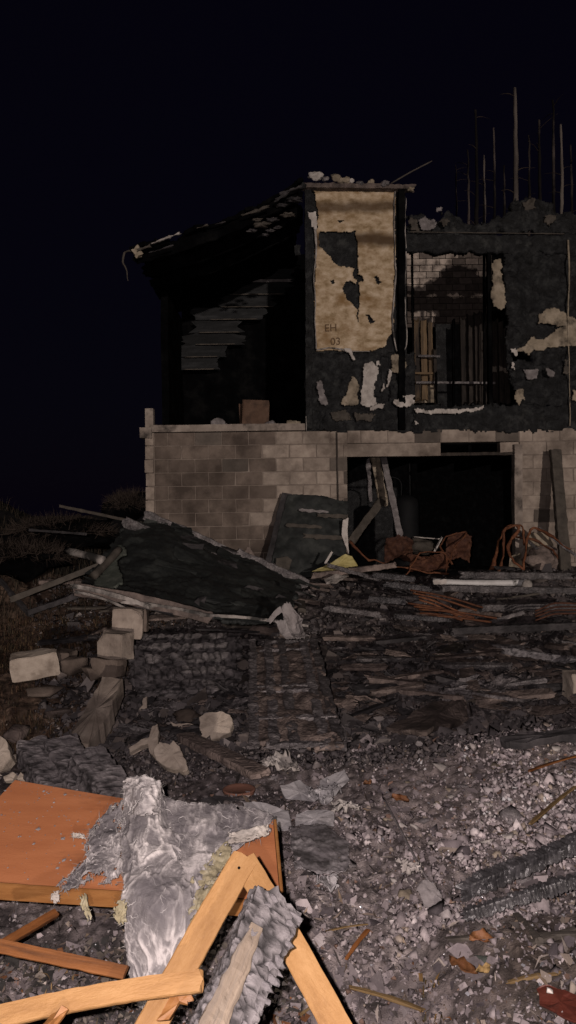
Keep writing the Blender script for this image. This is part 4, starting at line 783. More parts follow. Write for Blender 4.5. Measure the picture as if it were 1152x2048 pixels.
# ------------------------------------------------------------------ loose blocks and broken concrete
def cinder(p, size, az, tx, ty, label, group=None, m='concrete_pale', seed=0, hollow=True):
    t = thing('cinder_block', p, label, 'block', group); bm = bmesh.new(); bmesh.ops.create_cube(bm, size=1.0); bmesh.ops.bevel(bm, geom=bm.edges[:], offset=.03, segments=2, affect='EDGES'); bmesh.ops.subdivide_edges(bm, edges=bm.edges[:], cuts=5, use_grid_fill=True); bm.verts.index_update()
    V = np.array([v.co for v in bm.verts]); F = [[v.index for v in f.verts] for f in bm.faces]; bm.free()
    V = V * np.array(size); V = V + .011 * np.stack([fbm(V, 8, 3, seed + k) for k in range(3)], -1); cn_ = np.sign(np.random.default_rng(seed).normal(0, 1, 3)) * np.array(size) * .5; dc = np.linalg.norm(V - cn_, axis=1); V = V - (cn_ * .5) * (np.clip(.085 - dc, 0, 1) / .085 * .5)[:, None]; Mx = rot(az, tx, ty); V2 = V @ Mx.T + p + [0, 0, size[2] * .5]
    mk('body', V2, F, MT[m], t)
    if hollow:
        for s_ in (-1, 1):
            Vb, Fb = boxv(-.3 * size[0] * .6, .3 * size[0] * .6, -.3 * size[1], .3 * size[1], size[2] * .5 + .0035, size[2] * .5 + .007); Vb[:, 0] += s_ * .24 * size[0]; mk('core_recess', Vb @ Mx.T + p + [0, 0, size[2] * .5], Fb, MT['block_char'], t)
    return t
cinder(P(70, 1352, 6.7), (.38, .19, .20), R(16), R(8), R(-7), 'whole pale concrete block lying in the grass at the left edge', seed=1, hollow=False)
cinder(P(128, 1340, 7.0), (.16, .18, .17), R(-10), 0, R(8), 'half concrete block just behind the whole pale block at the left', m='block_sooty', seed=2, hollow=False)
cinder(P(256, 1275, 7.3), (.27, .19, .27), R(6), 0, R(2), 'upright concrete block propping the corner of the roof wreck', m='block', seed=3, hollow=False)
cinder(P(232, 1318, 6.85), (.25, .19, .24), R(-24), 0, R(2), 'upright concrete block standing just in front of the propping block', m='block', seed=4, hollow=False)
cinder(P(218, 1352, 6.6), (.24, .18, .14), R(-14), R(-10), R(3), 'half buried block at the foot of the upright ones', m='block_sooty', seed=5, hollow=False)
cinder(P(284, 1262, 7.6), (.12, .18, .24), R(2), 0, R(0), 'narrow dark block beside the propping block under the roof', m='block_sooty', seed=6, hollow=False)
RK = [(92, 1385, 6.4, (.32, .2, .12), .4, 'block_sooty', 'low broken block lump below the whole pale block'), (150, 1330, 6.9, (.26, .2, .16), .9, 'block_sooty', 'angular broken block lump right of the whole pale block'), (190, 1345, 6.8, (.25, .2, .12), .2, 'block_sooty', 'flat brown block lump between grass and the upright blocks'), (118, 1440, 6.1, (.24, .2, .1), .3, 'char_brown', 'brown lump lying left of the broken footing slab'), (30, 1470, 5.7, (.2, .2, .16), .1, 'char_brown', 'dull lump at the left edge above the pale stone')]
for k, (u, v, Y, s, az, m, lb) in enumerate(RK):
    p = P(u, v, Y); p[2] = max(p[2], gtop(p[0], p[1]) + s[2] * .3); T(rock('broken_block', p, s, MT[m], 500 + k, az, 0, 0), lb, 'rubble')
T(chunk('footing_slab', [G(206, 1352, .40), G(246, 1356, .40), G(228, 1400, .32), G(206, 1446, .20), G(176, 1490, .12), G(132, 1494, .12), G(156, 1440, .20), G(186, 1392, .32)], .16, MT['block'], None, (0, -.45, 1), 519, .012, 6), 'long slab of broken footing running toward the pale rubble', 'rubble')
CH = [([(398, 1432), (412, 1424), (440, 1422), (460, 1428), (466, 1444), (462, 1462), (440, 1474), (415, 1480), (402, 1476), (398, 1455)], 5.6, .09, 'plump six sided pale concrete piece lying on the black debris'),
      ([(340, 1442), (352, 1448), (372, 1446), (392, 1450), (396, 1460), (386, 1470), (384, 1478), (364, 1478), (366, 1466), (350, 1460)], 5.55, .05, 'small notched pale piece left of the six sided concrete piece'),
      ([(304, 1452), (316, 1448), (318, 1466), (316, 1484), (320, 1500), (310, 1518), (298, 1506), (294, 1490), (276, 1492), (258, 1504), (256, 1494), (280, 1480), (298, 1472)], 5.25, .05, 'pale pronged concrete fragment standing left of the largest one'),
      ([(318, 1482), (330, 1484), (340, 1490), (346, 1480), (358, 1490), (364, 1506), (372, 1520), (376, 1536), (368, 1544), (348, 1538), (330, 1534), (312, 1520), (306, 1500)], 5.15, .07, 'largest jagged pale concrete fragment on the charred ground'),
      ([(286, 1396), (294, 1394), (294, 1416), (288, 1420), (278, 1418), (286, 1412)], 6.0, .03, 'tiny boot shaped pale chip above the concrete fragments'),
      ([(204, 1432), (218, 1416), (224, 1420), (212, 1446), (222, 1452), (218, 1466), (200, 1470), (186, 1464), (186, 1452), (198, 1450)], 5.7, .06, 'pale forked concrete piece on the broken footing slab'),
      ([(0, 1470), (10, 1476), (20, 1500), (20, 1515), (8, 1536), (-30, 1545), (-40, 1480)], 5.2, .1, 'rounded pale stone cut off by the left edge'),
      ([(40, 1488), (70, 1474), (72, 1482), (60, 1490), (64, 1508), (42, 1512), (42, 1500)], 5.3, .06, 'pale broken brick right of the rounded stone at the left edge'),
      ([(18, 1512), (38, 1506), (40, 1516), (20, 1522)], 5.2, .04, 'small pale chip between the rounded stone and the charred slab'),
      ([(8, 1552), (24, 1544), (32, 1548), (26, 1562), (10, 1562)], 4.9, .04, 'small pale chip behind the far corner of the orange board'),
      ([(34, 1556), (42, 1545), (50, 1552), (50, 1562)], 4.9, .04, 'tiny pale chip beside the charred slab by the orange board')]
for k, (pl, Y, th, lb) in enumerate(CH):
    c_ = np.array(pl, float).mean(0); vb = max(q_[1] for q_ in pl); Yb = G(c_[0], vb, .045)[1]; pts = []
    for (u, v) in pl: pts.append(P(u, v, Yb + (vb - v) * .0022))
    T(chunk('concrete_fragment', pts, th, MT['concrete_pale'], None, (-.05, -.75, .65), 520 + k, .006, 5), lb, 'rubble')
T(lump('mortar_lump', P(372, 1432, 5.75), (.10, .08, .05), MT['block_sooty'], None, 3, .3, 3), 'dark rounded mortar lump behind the six sided concrete piece', 'rubble')
# torn pale sheet standing in the middle
ts = thing('torn_sheet', P(585, 1280, 7.2), 'torn pale sheet standing up at the end of the roof wreck', 'sheet')
rag('upright_fold', [[P(560, 1212, 7.25), P(578, 1203, 7.2), P(590, 1222, 7.25)], [P(566, 1240, 7.15), P(590, 1236, 7.22), P(604, 1240, 7.15)], [P(574, 1262, 7.1), P(592, 1262, 7.2), P(606, 1260, 7.1)], [P(582, 1280, 7.0), P(600, 1278, 7.05), P(622, 1274, 7.0)]], 36, 44, MT['sheet_pale'], ts, amp=.02, f=9, tear=.06, seed=9, thick=.006, ridge=.012)
rag('side_fold', [[P(560, 1210, 7.2), P(568, 1222, 7.2)], [P(545, 1226, 7.15), P(553, 1234, 7.15)], [P(532, 1242, 7.1), P(541, 1248, 7.1)]], 16, 26, MT['sheet_pale'], ts, amp=.012, f=9, tear=.06, seed=10, thick=.006, ridge=.008)
rag('middle_fold', [[P(548, 1240, 7.12), P(572, 1236, 7.1)], [P(558, 1262, 7.08), P(580, 1262, 7.05)], [P(572, 1280, 7.0), P(590, 1280, 7.0)]], 20, 24, MT['sheet_pale'], ts, amp=.012, f=9, tear=.06, seed=11, thick=.006, ridge=.01)
# charred boards lying like steps, and the big burnt lattice panel
CB = ['topmost of the black charred boards lying under the roof wreck', 'second black charred board from the roof wreck', 'third black charred board from the roof wreck', 'fourth black charred board from the roof wreck', 'nearest of the black charred boards left of the burnt panel']
for k, (u0, v0, u1, v1, Y) in enumerate([(280, 1284, 478, 1282, 7.25), (268, 1306, 482, 1304, 7.0), (262, 1330, 470, 1326, 6.75), (265, 1354, 474, 1350, 6.5), (275, 1380, 472, 1376, 6.25)]):
    T(board('charred_plank', G(u0, v0, .12), G(u1, v1, .12), .17, .07, MT['char_cracked'], None, up=(rng.normal(0, .2), -rng.uniform(.2, 1.0), 1), n=6, segs=70, rough=.022, rf=10, jag=.03, allig=.010, af=11, seed=540 + k), CB[k], 'plank')
bp = thing('burnt_lattice', P(590, 1500, 5.6), 'large burnt lattice panel lying flat in the middle of the debris', 'panel')
A, B, C, D = G(505, 1288, .42), G(632, 1286, .42), G(508, 1500, .10), G(690, 1500, .10)
rag('backing', [[A, B], [A * .67 + C * .33, B * .67 + D * .33], [A * .33 + C * .67, B * .33 + D * .67], [C, D]], 70, 110, MT['char_brown'], bp, amp=.02, f=7, tear=.055, seed=12, thick=.03, ridge=.008)
for k in range(5):
    f = k / 4; f = min(1, max(0, f + rng.normal(0, .03))); board('stile', A + (B - A) * f + [0, 0, .02], C + (D - C) * f + [0, 0, .012], .07, .03, MT['char'], bp, n=3, segs=60, rough=.012, jag=.03, allig=.006, seed=550 + k)
for k in range(6):
    f = k / 5; f = min(1, max(0, f + rng.normal(0, .06))); g0, g1 = rng.uniform(0, .15), rng.uniform(.7, 1); l0, l1 = A + (C - A) * f, B + (D - B) * f; board('rail', l0 + (l1 - l0) * g0 + [0, 0, .012], l0 + (l1 - l0) * g1 + [0, 0, .018], .06, .03, MT['char'], bp, n=3, segs=24, rough=.012, jag=.03, allig=.006, seed=560 + k)
T(board('charred_plank', G(372, 1474, .09), G(520, 1548, .08), .12, .045, MT['char_brown'], None, n=4, segs=40, rough=.006, jag=.03, seed=571), 'grey brown plank pointing at the viewer beside the pale fragments', 'plank')
sp = thing('charred_slab', P(150, 1590, 4.6), 'cracked black charred timber slab behind the orange board', 'timber')
for k, (a, b, w) in enumerate([((60, 1500, 5.0), (115, 1590, 4.55), .17), ((118, 1495, 5.0), (172, 1590, 4.55), .19), ((170, 1515, 4.9), (236, 1608, 4.5), .2)]):
    board('timber_block', G(a[0], a[1], .26), G(b[0], b[1], .10), w, .14, MT['char_cracked'], sp, n=7, segs=30, rough=.008, jag=.02, allig=.012, af=17, seed=575 + k)
SL = [((770, 1452), (880, 1400), (930, 1404), (934, 1440), (850, 1462)), ((905, 1395), (945, 1372), (972, 1392), (960, 1404)), ((1000, 1475), (1152, 1452), (1180, 1468), (1020, 1484)), ((640, 1390), (700, 1372), (720, 1382), (660, 1402))]
SLB = ['broad brown charred sheet lying at the right of the burnt panel', 'small pale ended block behind the broad brown sheet', 'long dark sheet edge overhanging the hollow at the right', 'narrow brown scrap beside the upper right of the burnt panel']
for k, pl in enumerate(SL):
    cv = np.mean([p[1] for p in pl]); T(chunk('charred_sheet', [G(u, v, .09) for u, v in pl], .04, MT[['char_brown', 'charred_edge', 'char_dull', 'char_brown'][k]], None, (0, -.2, 1), 590 + k, .02, 6), SLB[k], 'board')
cinder(G(1150, 1402, .02), (.13, .16, .22), R(10), 0, R(2), 'tan block standing at the right edge above the hollow', m='concrete_pale', seed=8, hollow=False)
T(board('charred_beam', P(770, 1470, 5.9), P(1160, 1418, 6.2), .10, .08, MT['char_dull'], None, n=4, segs=50, rough=.015, jag=.03, allig=.006, seed=596), 'dull black beam above the dark hollow at the right', 'beam')
for k, (u, v, s, lb) in enumerate([(768, 1386, .03, 'small pale pebble left of the long thin board'), (535, 1380, .02, 'white flake upper left on the burnt panel'), (516, 1370, .03, 'crumpled pale flake on the burnt panel edge'), (830, 1325, .03, 'white chip in the dark middle ground'), (905, 1318, .04, 'pale shell like chip in the dark middle ground'), (1000, 1322, .05, 'grey crumb heap at the right in the dark middle ground')]):
    T(rock('pale_chip', G(u, v, .05), (s * 2, s * 2, s), MT['plaster'], 600 + k, k), lb, 'debris')
# ------------------------------------------------------------------ foreground: orange board, insulation, laths, charred log
fb = thing('orange_board', P(250, 1840, 2.75), 'orange brown wooden cabinet board lying under the grey insulation', 'board')
FL, FR, NR, NL = P(30, 1560, 3.30), P(546, 1640, 3.10), P(560, 1800, 2.72), P(-150, 1752, 2.80)
def plate(name, cs, th, mat, parent, nn=24, n=0.0):
    FLp, FRp, NRp, NLp = cs; up = nrm(np.cross(FRp - FLp, NLp - FLp)); up = up if up[2] > 0 else -up
    ct = [[FLp + (FRp - FLp) * s for s in np.linspace(0, 1, 4)], [NLp + (NRp - NLp) * s for s in np.linspace(0, 1, 4)]]
    V = []; 
    for z in (0, -th):
        for j in range(nn + 1):
            for i in range(nn + 1):
                a = FLp + (FRp - FLp) * i / nn; b = NLp + (NRp - NLp) * i / nn; V.append(a + (b - a) * j / nn + up * (z + n * math.sin(3.1 * i / nn)))
    K = (nn + 1) ** 2; id_ = lambda j, i, l=0: l * K + j * (nn + 1) + i; F = []
    for j in range(nn):
        for i in range(nn):
            F.append((id_(j, i), id_(j + 1, i), id_(j + 1, i + 1), id_(j, i + 1))); F.append((id_(j, i, 1), id_(j, i + 1, 1), id_(j + 1, i + 1, 1), id_(j + 1, i, 1)))
    for i in range(nn):
        F += [(id_(0, i), id_(0, i + 1), id_(0, i + 1, 1), id_(0, i, 1)), (id_(nn, i), id_(nn, i, 1), id_(nn, i + 1, 1), id_(nn, i + 1)), (id_(i, 0), id_(i, 0, 1), id_(i + 1, 0, 1), id_(i + 1, 0)), (id_(i, nn), id_(i + 1, nn), id_(i + 1, nn, 1), id_(i, nn, 1))]
    return mk(name, V, F, mat, parent)
plate('panel', (FL, FR, NR, NL), .022, MT['ply_orange'], fb, 24, -.008)
upv = nrm(np.cross(NR - NL, FL - NL)); fwd = nrm(np.cross(NR - NL, upv)); fwd = fwd if fwd[1] < 0 else -fwd
board('front_rail', NL + fwd * .014 - upv * .030, NR + fwd * .014 - upv * .030, .022, .062, MT['ply_edge'], fb, up=upv, n=3, segs=30, rough=.0012)
board('side_rail', FR - upv * .02 + nrm(FR - FL) * .008, NR - upv * .02 + nrm(FR - FL) * .008, .012, .05, MT['ply_edge'], fb, up=upv, n=3, segs=20, rough=.0012)
# laths
def lathp(name, a, b, w, t, label, m='lath', up=(0, -.8, .6), bow=0.0, bd=None, jag=.006, seed=0, segs=40):
    return T(board(name, a, b, w, t, MT[m], None, up=up, n=4, segs=segs, rough=.0014, rf=30, jag=jag, seed=seed, bow=bow, bowdir=bd), label, 'lath')
def ground_end(a, b, z=.0):
    k = (a[2] - z) / (a[2] - b[2]); return a + (b - a) * k
a = P(490, 1716, 2.34); b = P(322, 2048, 2.02); lathp('wooden_lath', a, ground_end(a, b, -.05), .078, .012, 'orange wooden lath sloping down left from the pointed joint', bow=.02, bd=(-.85, 0, .5), seed=1)
a = P(488, 1722, 2.345); b = P(655, 2048, 1.98); lathp('wooden_lath', a, ground_end(a, b, -.05), .074, .012, 'orange wooden lath sloping down right behind the charred log', bow=.018, bd=(.85, 0, .5), seed=2, up=(.05, -.85, .5))
a = P(-70, 2052, 1.98); b = P(404, 1962, 2.0); lathp('wooden_lath', a, b, .052, .02, 'orange wooden lath lying low across the bottom left corner', seed=3, jag=.014, up=(0, -.7, .7), bow=.012, bd=(0, 0, 1))
a = P(-30, 1910, 2.45); b = P(112, 1826, 2.72); lathp('wooden_lath', a, b, .028, .02, 'brown lath sloping up to the front of the orange board', 'lath_dark', seed=4)
a = P(-40, 1884, 2.5); b = P(250, 1945, 2.45); lathp('wooden_lath', a, b, .040, .02, 'brown lath in the shade below the orange board', 'lath_dark', seed=5)
T(chunk('lath_splinter', [P(92, 2040, 1.95), P(125, 2010, 1.95), P(135, 2016, 1.95), P(110, 2060, 1.9), P(70, 2070, 1.9)], .012, MT['ply_edge'], None, (0, -.7, .7), 9), 'splintered orange lath end in the bottom left corner', 'lath')
T(chunk('lath_splinter', [P(345, 1985, 2.0), P(380, 1975, 2.0), P(388, 1998, 1.98), P(374, 1996, 1.98), P(372, 2012, 1.97), P(360, 2004, 1.97), P(340, 2040, 1.95), P(315, 2040, 1.95)], .010, MT['ply_edge'], None, (0, -.7, .7), 10), 'torn orange lath piece below the end of the low lath', 'lath')
c_ = P(478, 1736, 2.305); ring('nail_hole', [(.0035, -.001), (.0042, .0015), (.002, .002)], 0, 0, MT['char_roof'], None, 10); nh = bpy.data.objects['nail_hole']; nh.location = c_; nh.rotation_euler = (R(55), 0, 0); tag(nh, 'dark nail head near the pointed joint of the orange laths', 'nail')
# charred log: black alligatored head, bare split wood at the near end
lg = thing('charred_log', P(430, 2048, 1.95) * [1, 1, 0] + [0, 0, .1], 'thick charred log with bare split wood at its lower end', 'log')
a = P(548, 1812, 2.10); b = P(445, 2048, 1.86); e_ = ground_end(a, b, .02); ax = nrm(e_ - a)
board('charred_core', a, e_, .135, .12, MT['char_core'], lg, up=(.25, -.75, .6), n=14, segs=150, rough=.007, rf=16, jag=.03, allig=.008, af=25, seed=3, aniso=(1.25, .75, .75))
side = nrm(np.cross(ax, np.array([.25, -.75, .6]))); upl = nrm(np.cross(side, ax))
# bare wood face on the right-hand lower side
wa = a + (e_ - a) * .085 + upl * .060 + side * .028; wb = a + (e_ - a) * .6 + upl * .062 + side * .020
board('bare_face', wb, wa, .105, .035, MT['bare_wood'], lg, up=upl, n=8, segs=70, rough=.004, rf=40, jag=.06, seed=4, taper=.30)
# raised char scales along the left edge
for k in range(15):
    f = .02 + .022 * k; c_ = a + (e_ - a) * f - side * (.045 + .012 * rng.random()) + upl * .052
    V, F = rockm((.045 + .02 * rng.random(), .022, .022), 640 + k, 10, 2, .08); bx_ = np.stack([side, ax, upl], 1); V = V @ rot(rng.uniform(-.5, .3), rng.uniform(-.3, .3), 0).T @ bx_.T + c_; mk('char_scale', V, F, MT['char_grey'], lg)
for k in range(10):
    c_ = a + (e_ - a) * (.01 + .02 * rng.random()) + side * rng.uniform(-.055, .055) + upl * rng.uniform(0, .065); V, F = rockm((.036, .03, .026), 660 + k, 12, 2, .12); mk('char_scale', V + c_, F, MT['char_grey'], lg)
# insulation
ins = thing('insulation_batt', P(300, 1900, 2.6), 'burnt grey fibrous insulation draped over the orange board', 'insulation')
PN = nrm(np.cross(FR - FL, NL - FL)); PN = PN if PN[2] > 0 else -PN
def PB(u, v, h):
    d = P(u, v, 1.0) - np.array([0, 0, EYE]); o_ = np.array([0, 0, EYE]); k = ((FL + PN * h - o_) @ PN) / (d @ PN); return o_ + d * k
def row(*p):
    # lies on the board by the given height, hangs free where it passes the front edge
    out = []
    for u, v, h in p:
        ve = 1790 + (u - 240) * .045; q = PB(u, min(v, ve + 8), h)
        if v > ve + 8: q = P(u, v, q[1] - .0006 * (v - ve - 8))
        out.append(q)
    return out
edges = []; strand_V = []; strand_F = []
def strands(n, seed):
    S, N, ok = rag.last; r = np.random.default_rng(seed); ny, nx = ok.shape
    for k in range(n):
        i, j = r.uniform(2, ny - 3), r.uniform(2, nx - 3); th = r.uniform(0, 6.28); L = int(r.integers(6, 20)); w = r.uniform(.0003, .0011); pts = []
        for q_ in range(L):
            a_, b_ = int(i), int(j)
            if not (1 < a_ < ny - 2 and 1 < b_ < nx - 2 and ok[a_, b_]): break
            fi, fj = i - a_, j - b_
            p_ = (S[a_, b_] * (1 - fi) + S[a_ + 1, b_] * fi) * (1 - fj) + (S[a_, b_ + 1] * (1 - fi) + S[a_ + 1, b_ + 1] * fi) * fj
            nv_ = N[a_, b_]; nv_ = nv_ if nv_ @ (np.array([0, 0, EYE]) - p_) > 0 else -nv_
            pts.append(p_ + nv_ * (.004 + .004 * math.sin(math.pi * q_ / L))); th += r.normal(0, .55); i += math.sin(th) * 1.3; j += math.cos(th) * 1.3
        if len(pts) < 4: continue
        b0 = len(strand_V)
        for q_, p_ in enumerate(pts):
            t_ = pts[min(q_ + 1, len(pts) - 1)] - pts[max(q_ - 1, 0)]; sdv = nrm(np.cross(t_, p_ - np.array([0, 0, EYE]))) * w * (1 - .8 * abs(2 * q_ / (len(pts) - 1) - 1)); strand_V.extend([p_ - sdv, p_ + sdv])
        strand_F.extend([(b0 + 2 * q_, b0 + 2 * q_ + 1, b0 + 2 * q_ + 3, b0 + 2 * q_ + 2) for q_ in range(len(pts) - 1)])
o, s1, e1 = rag('batt_center', [row((250, 1566, .10), (283, 1552, .14), (312, 1562, .11), (325, 1590, .05)), row((244, 1620, .04), (285, 1615, .09), (325, 1625, .07), (350, 1650, .04)), row((242, 1720, .03), (292, 1715, .07), (345, 1720, .06), (376, 1730, .04)), row((244, 1800, .03), (300, 1800, .07), (360, 1805, .06), (398, 1815, .05)), row((252, 1900, .03), (305, 1900, .06), (355, 1900, .06), (388, 1905, .05)), row((270, 2010, .03), (300, 2020, .05), (335, 2020, .05), (362, 2005, .04))], 120, 260, MT['insulation'], ins, amp=.010, f=9, tear=.03, seed=21, vc=((.13, .121, .126), (.50, .475, .46)), an=(1.35, .5, .5), thick=.004, ridge=.0062, tf=12); strands(70, 1); edges.append(e1); edges.append(s1[rng.integers(len(s1), size=500)])
o, s2, e2 = rag('batt_left', [row((262, 1598, .05), (230, 1610, .03), (202, 1628, .02)), row((252, 1650, .05), (208, 1660, .04), (174, 1680, .02)), row((250, 1700, .05), (198, 1708, .05), (162, 1720, .02)), row((246, 1738, .05), (190, 1744, .05), (122, 1762, .02)), row((246, 1775, .05), (185, 1772, .04), (108, 1798, .02))], 120, 120, MT['insulation'], ins, amp=.014, f=9, tear=.15, seed=22, vc=((.13, .121, .126), (.50, .475, .46)), an=(1.35, .5, .5), thick=.004, ridge=.0085, tf=11); strands(60, 2); edges.append(e2); edges.append(e2)
o, s3, e3 = rag('batt_right', [row((312, 1594, .05), (400, 1606, .04), (480, 1612, .03), (548, 1626, .03)), row((332, 1650, .05), (400, 1655, .05), (470, 1650, .04), (542, 1664, .035)), row((352, 1720, .05), (405, 1716, .05), (450, 1700, .045), (488, 1690, .04)), row((372, 1780, .05), (410, 1768, .05), (432, 1748, .045), (452, 1720, .04)), row((384, 1830, .05), (398, 1815, .05), (412, 1800, .045), (425, 1785, .04))], 120, 120, MT['insulation'], ins, amp=.012, f=9, tear=.05, seed=23, vc=((.13, .121, .126), (.50, .475, .46)), an=(1.35, .5, .5), thick=.004, ridge=.0058, tf=11); strands(50, 3); edges.append(e3)
rag('pale_lip', [row((455, 1664, .06), (500, 1656, .06), (540, 1648, .06)), row((456, 1692, .05), (500, 1684, .05), (538, 1670, .05))], 60, 20, MT['insulation_pale'], ins, amp=.015, f=14, tear=.12, seed=24, thick=.008, ridge=.012)
for k, (c1, c2, c3, w) in enumerate([((398, 1775, .06), (430, 1735, .06), (462, 1692, .06), .085), ((385, 1850, .06), (402, 1800, .06), (425, 1760, .06), .08), ((164, 1790, .05), (172, 1815, .05), (180, 1840, .05), .03), ((112, 1782, .04), (110, 1795, .04), (114, 1806, .04), .03), ((142, 1672, .02), (156, 1671, .02), (172, 1676, .025), .022), ((243, 1800, .06), (240, 1825, .06), (246, 1850, .06), .05)]):
    q1, q2, q3 = row(c1, c2, c3); d = nrm(np.cross(nrm(q3 - q1), np.array([0, -.8, .6]))) * w / 2
    o, s_, e_2 = rag('yellow_wisp', [[q1 - d, q1, q1 + d], [q2 - d * .9, q2, q2 + d * .9], [q3 - d * .6, q3, q3 + d * .6]], 30, 40, MT['insulation_yellow' if k not in (4, 3) else 'insulation_pale'], ins, amp=.016, f=16, tear=.16, seed=25 + k, thick=.006, ridge=.012); edges.append(s_[rng.integers(len(s_), size=250)])
o, _, e4 = rag('top_knot', [row((250, 1560, .12), (285, 1550, .17), (316, 1568, .13)), row((252, 1590, .10), (288, 1585, .17), (322, 1596, .10)), row((258, 1630, .07), (292, 1632, .12), (318, 1628, .08))], 50, 50, MT['insulation'], ins, amp=.016, f=12, tear=.07, seed=35, vc=((.13, .121, .126), (.50, .475, .46)), an=(1.35, .5, .5), thick=.006, ridge=.012); strands(50, 4); edges.append(e4)
ed = np.vstack(edges); ed = ed[rng.integers(len(ed), size=3600)]
def fibres(name, pts, L, mat, parent, wd=.0011):
    n = len(pts); d = rng.normal(0, 1, (n, 3)); d[:, 1] -= .5; d /= np.linalg.norm(d, axis=1)[:, None]; L = L * rng.uniform(.3, 1.4, (n, 1)); s = np.cross(d, rng.normal(0, 1, (n, 3))); s /= np.linalg.norm(s, axis=1)[:, None]; c_ = rng.normal(0, 1, (n, 3)) * L * .35
    m = pts + d * L * .5 + c_ * .6; t = pts + d * L + c_; V = np.stack([pts - s * wd, pts + s * wd, m + s * wd * .8, m - s * wd * .8, t], 1).reshape(-1, 3); i = np.arange(n)[:, None] * 5
    return tag(mk(name, V, np.vstack([i + [0, 1, 2], i + [0, 2, 3], i + [3, 2, 4]]), mat, parent), kind='stuff')
tag(mk('pale_strands', strand_V, strand_F, MT['insulation_white'], ins), kind='stuff')
fibres('loose_fibres', ed, .017, MT['ash_fibre'], ins, .0007)
# ------------------------------------------------------------------ other foreground pieces
SCR = [([(488, 1606), (520, 1602), (578, 1622), (584, 1660), (545, 1662), (500, 1634)], 3.35, 'foil', 'flat grey panel scrap just behind the corner of the orange board'), ([(592, 1628), (630, 1618), (668, 1622), (668, 1652), (630, 1656), (590, 1652)], 3.35, 'foil', 'flat grey tile scrap right of the grey panel scrap'),
       ([(400, 1600), (430, 1590), (480, 1600), (488, 1618), (460, 1622), (404, 1616)], 3.5, 'char_dull', 'dark folded box scrap behind the insulation'), ([(640, 1560), (690, 1540), (698, 1560), (670, 1590), (640, 1600)], 3.7, 'foil', 'grey folded sheet standing behind the grey tile scrap'), ([(560, 1572), (600, 1560), (640, 1588), (630, 1604), (570, 1598)], 3.6, 'foil', 'grey wrinkled sheet lying above the grey panel scrap')]
for k, (pl, Y, m, lb) in enumerate(SCR):
    vb = max(q_[1] for q_ in pl); cu_ = float(np.mean([q_[0] for q_ in pl])); Yb = G(cu_, vb, .03)[1]; pts = [P(u, v, Yb + (vb - v) * .0030 + .0006 * (u - cu_) * (-1) ** k) for u, v in pl]; T(chunk('sheet_scrap', pts, .008, MT[m], None, (0, -.8, .6), 700 + k, .006, 5), lb, 'scrap')
g = lambda u, v, h=.03: G(u, v, .045)
o, _, _ = rag('plastic_sheet', [[g(575, 1650), g(640, 1648, .06), g(700, 1690)], [g(580, 1700, .05), g(645, 1700, .09), g(702, 1720, .05)], [g(590, 1745), g(650, 1752, .05), g(694, 1748)]], 60, 50, MT['plastic_film'], None, amp=.010, f=6, tear=.05, seed=41, thick=.002, ridge=.006); T(o, 'dull wrinkled plastic sheet on the ash right of the orange board', 'sheet')
o, _, _ = rag('paper_wad', [[g(530, 1526), g(570, 1512, .08), g(590, 1522)], [g(525, 1540), g(560, 1530, .08), g(600, 1538)], [g(520, 1550), g(560, 1548), g(600, 1550)]], 40, 36, MT['plaster'], None, amp=.03, f=9, tear=.12, seed=42, thick=.003, ridge=.022); T(o, 'crumpled white paper on the ash below the burnt panel', 'paper')
for k, (u, v, lb) in enumerate([(660, 1585, 'crumpled pale paper standing behind the grey tile scrap'), (690, 1630, 'crumpled white paper right of the grey tile scrap'), (640, 1600, 'grey crumpled leaf of paper above the grey tile scrap'), (820, 1745, 'pale torn flake in the middle of the ash slope'), (655, 1775, 'small translucent crumpled scrap below the plastic sheet')]):
    c_ = G(u, v, .04); s = .07 if k < 3 else .045; ct = [[c_ + np.array([(i - 1) * s, (1 - j) * s * .8, .04 * ((i + j) % 2)]) for i in range(3)] for j in range(3)]
    o, _, _ = rag('paper_wad', ct, 26, 26, MT['plaster' if k % 2 else 'foil'], None, amp=.03, f=12, tear=.12, seed=43 + k, thick=.003, ridge=.025); T(o, lb, 'paper')
c_ = G(478, 1582, .018); dk = thing('terracotta_disc', c_, 'round terracotta disc half buried in the ash behind the insulation', 'disc')
ring('plate', [(.02, c_[2] - .02), (.078, c_[2] - .018), (.085, c_[2] - .006), (.083, c_[2] + .004), (.05, c_[2] + .002), (.01, c_[2])], c_[0], c_[1], MT['terracotta'], dk)
ring('rim', [(.070, c_[2] + .002), (.088, c_[2] + .002), (.088, c_[2] + .010), (.080, c_[2] + .012), (.070, c_[2] + .006)], c_[0], c_[1], MT['terracotta'], dk)
# thin bent rod dug into the ash
T(tube('thin_rod', [G(766, 1596, .03), G(800, 1660, .05), G(840, 1735, .05), G(880, 1800, .04), G(905, 1845, .03)], [.004, .005, .005, .006, .004], MT['ash_grey'], None, 6, 6, .004), 'thin dark rod running down the ash slope', 'rod')
c_ = G(858, 1800, .05); ct = [[c_ + np.array([-.02, .03, .06]), c_ + np.array([.015, .03, .065])], [c_ + np.array([-.05, 0, .03]), c_ + np.array([.045, 0, .02])], [c_ + np.array([-.02, -.06, -.02]), c_ + np.array([.06, -.06, -.03])]]
o, _, _ = rag('ash_flap', ct, 26, 30, MT['ash_grey'], None, amp=.015, f=14, tear=.1, seed=51, thick=.006, ridge=.012); T(o, 'pale torn flap hanging on the thin dark rod', 'scrap')
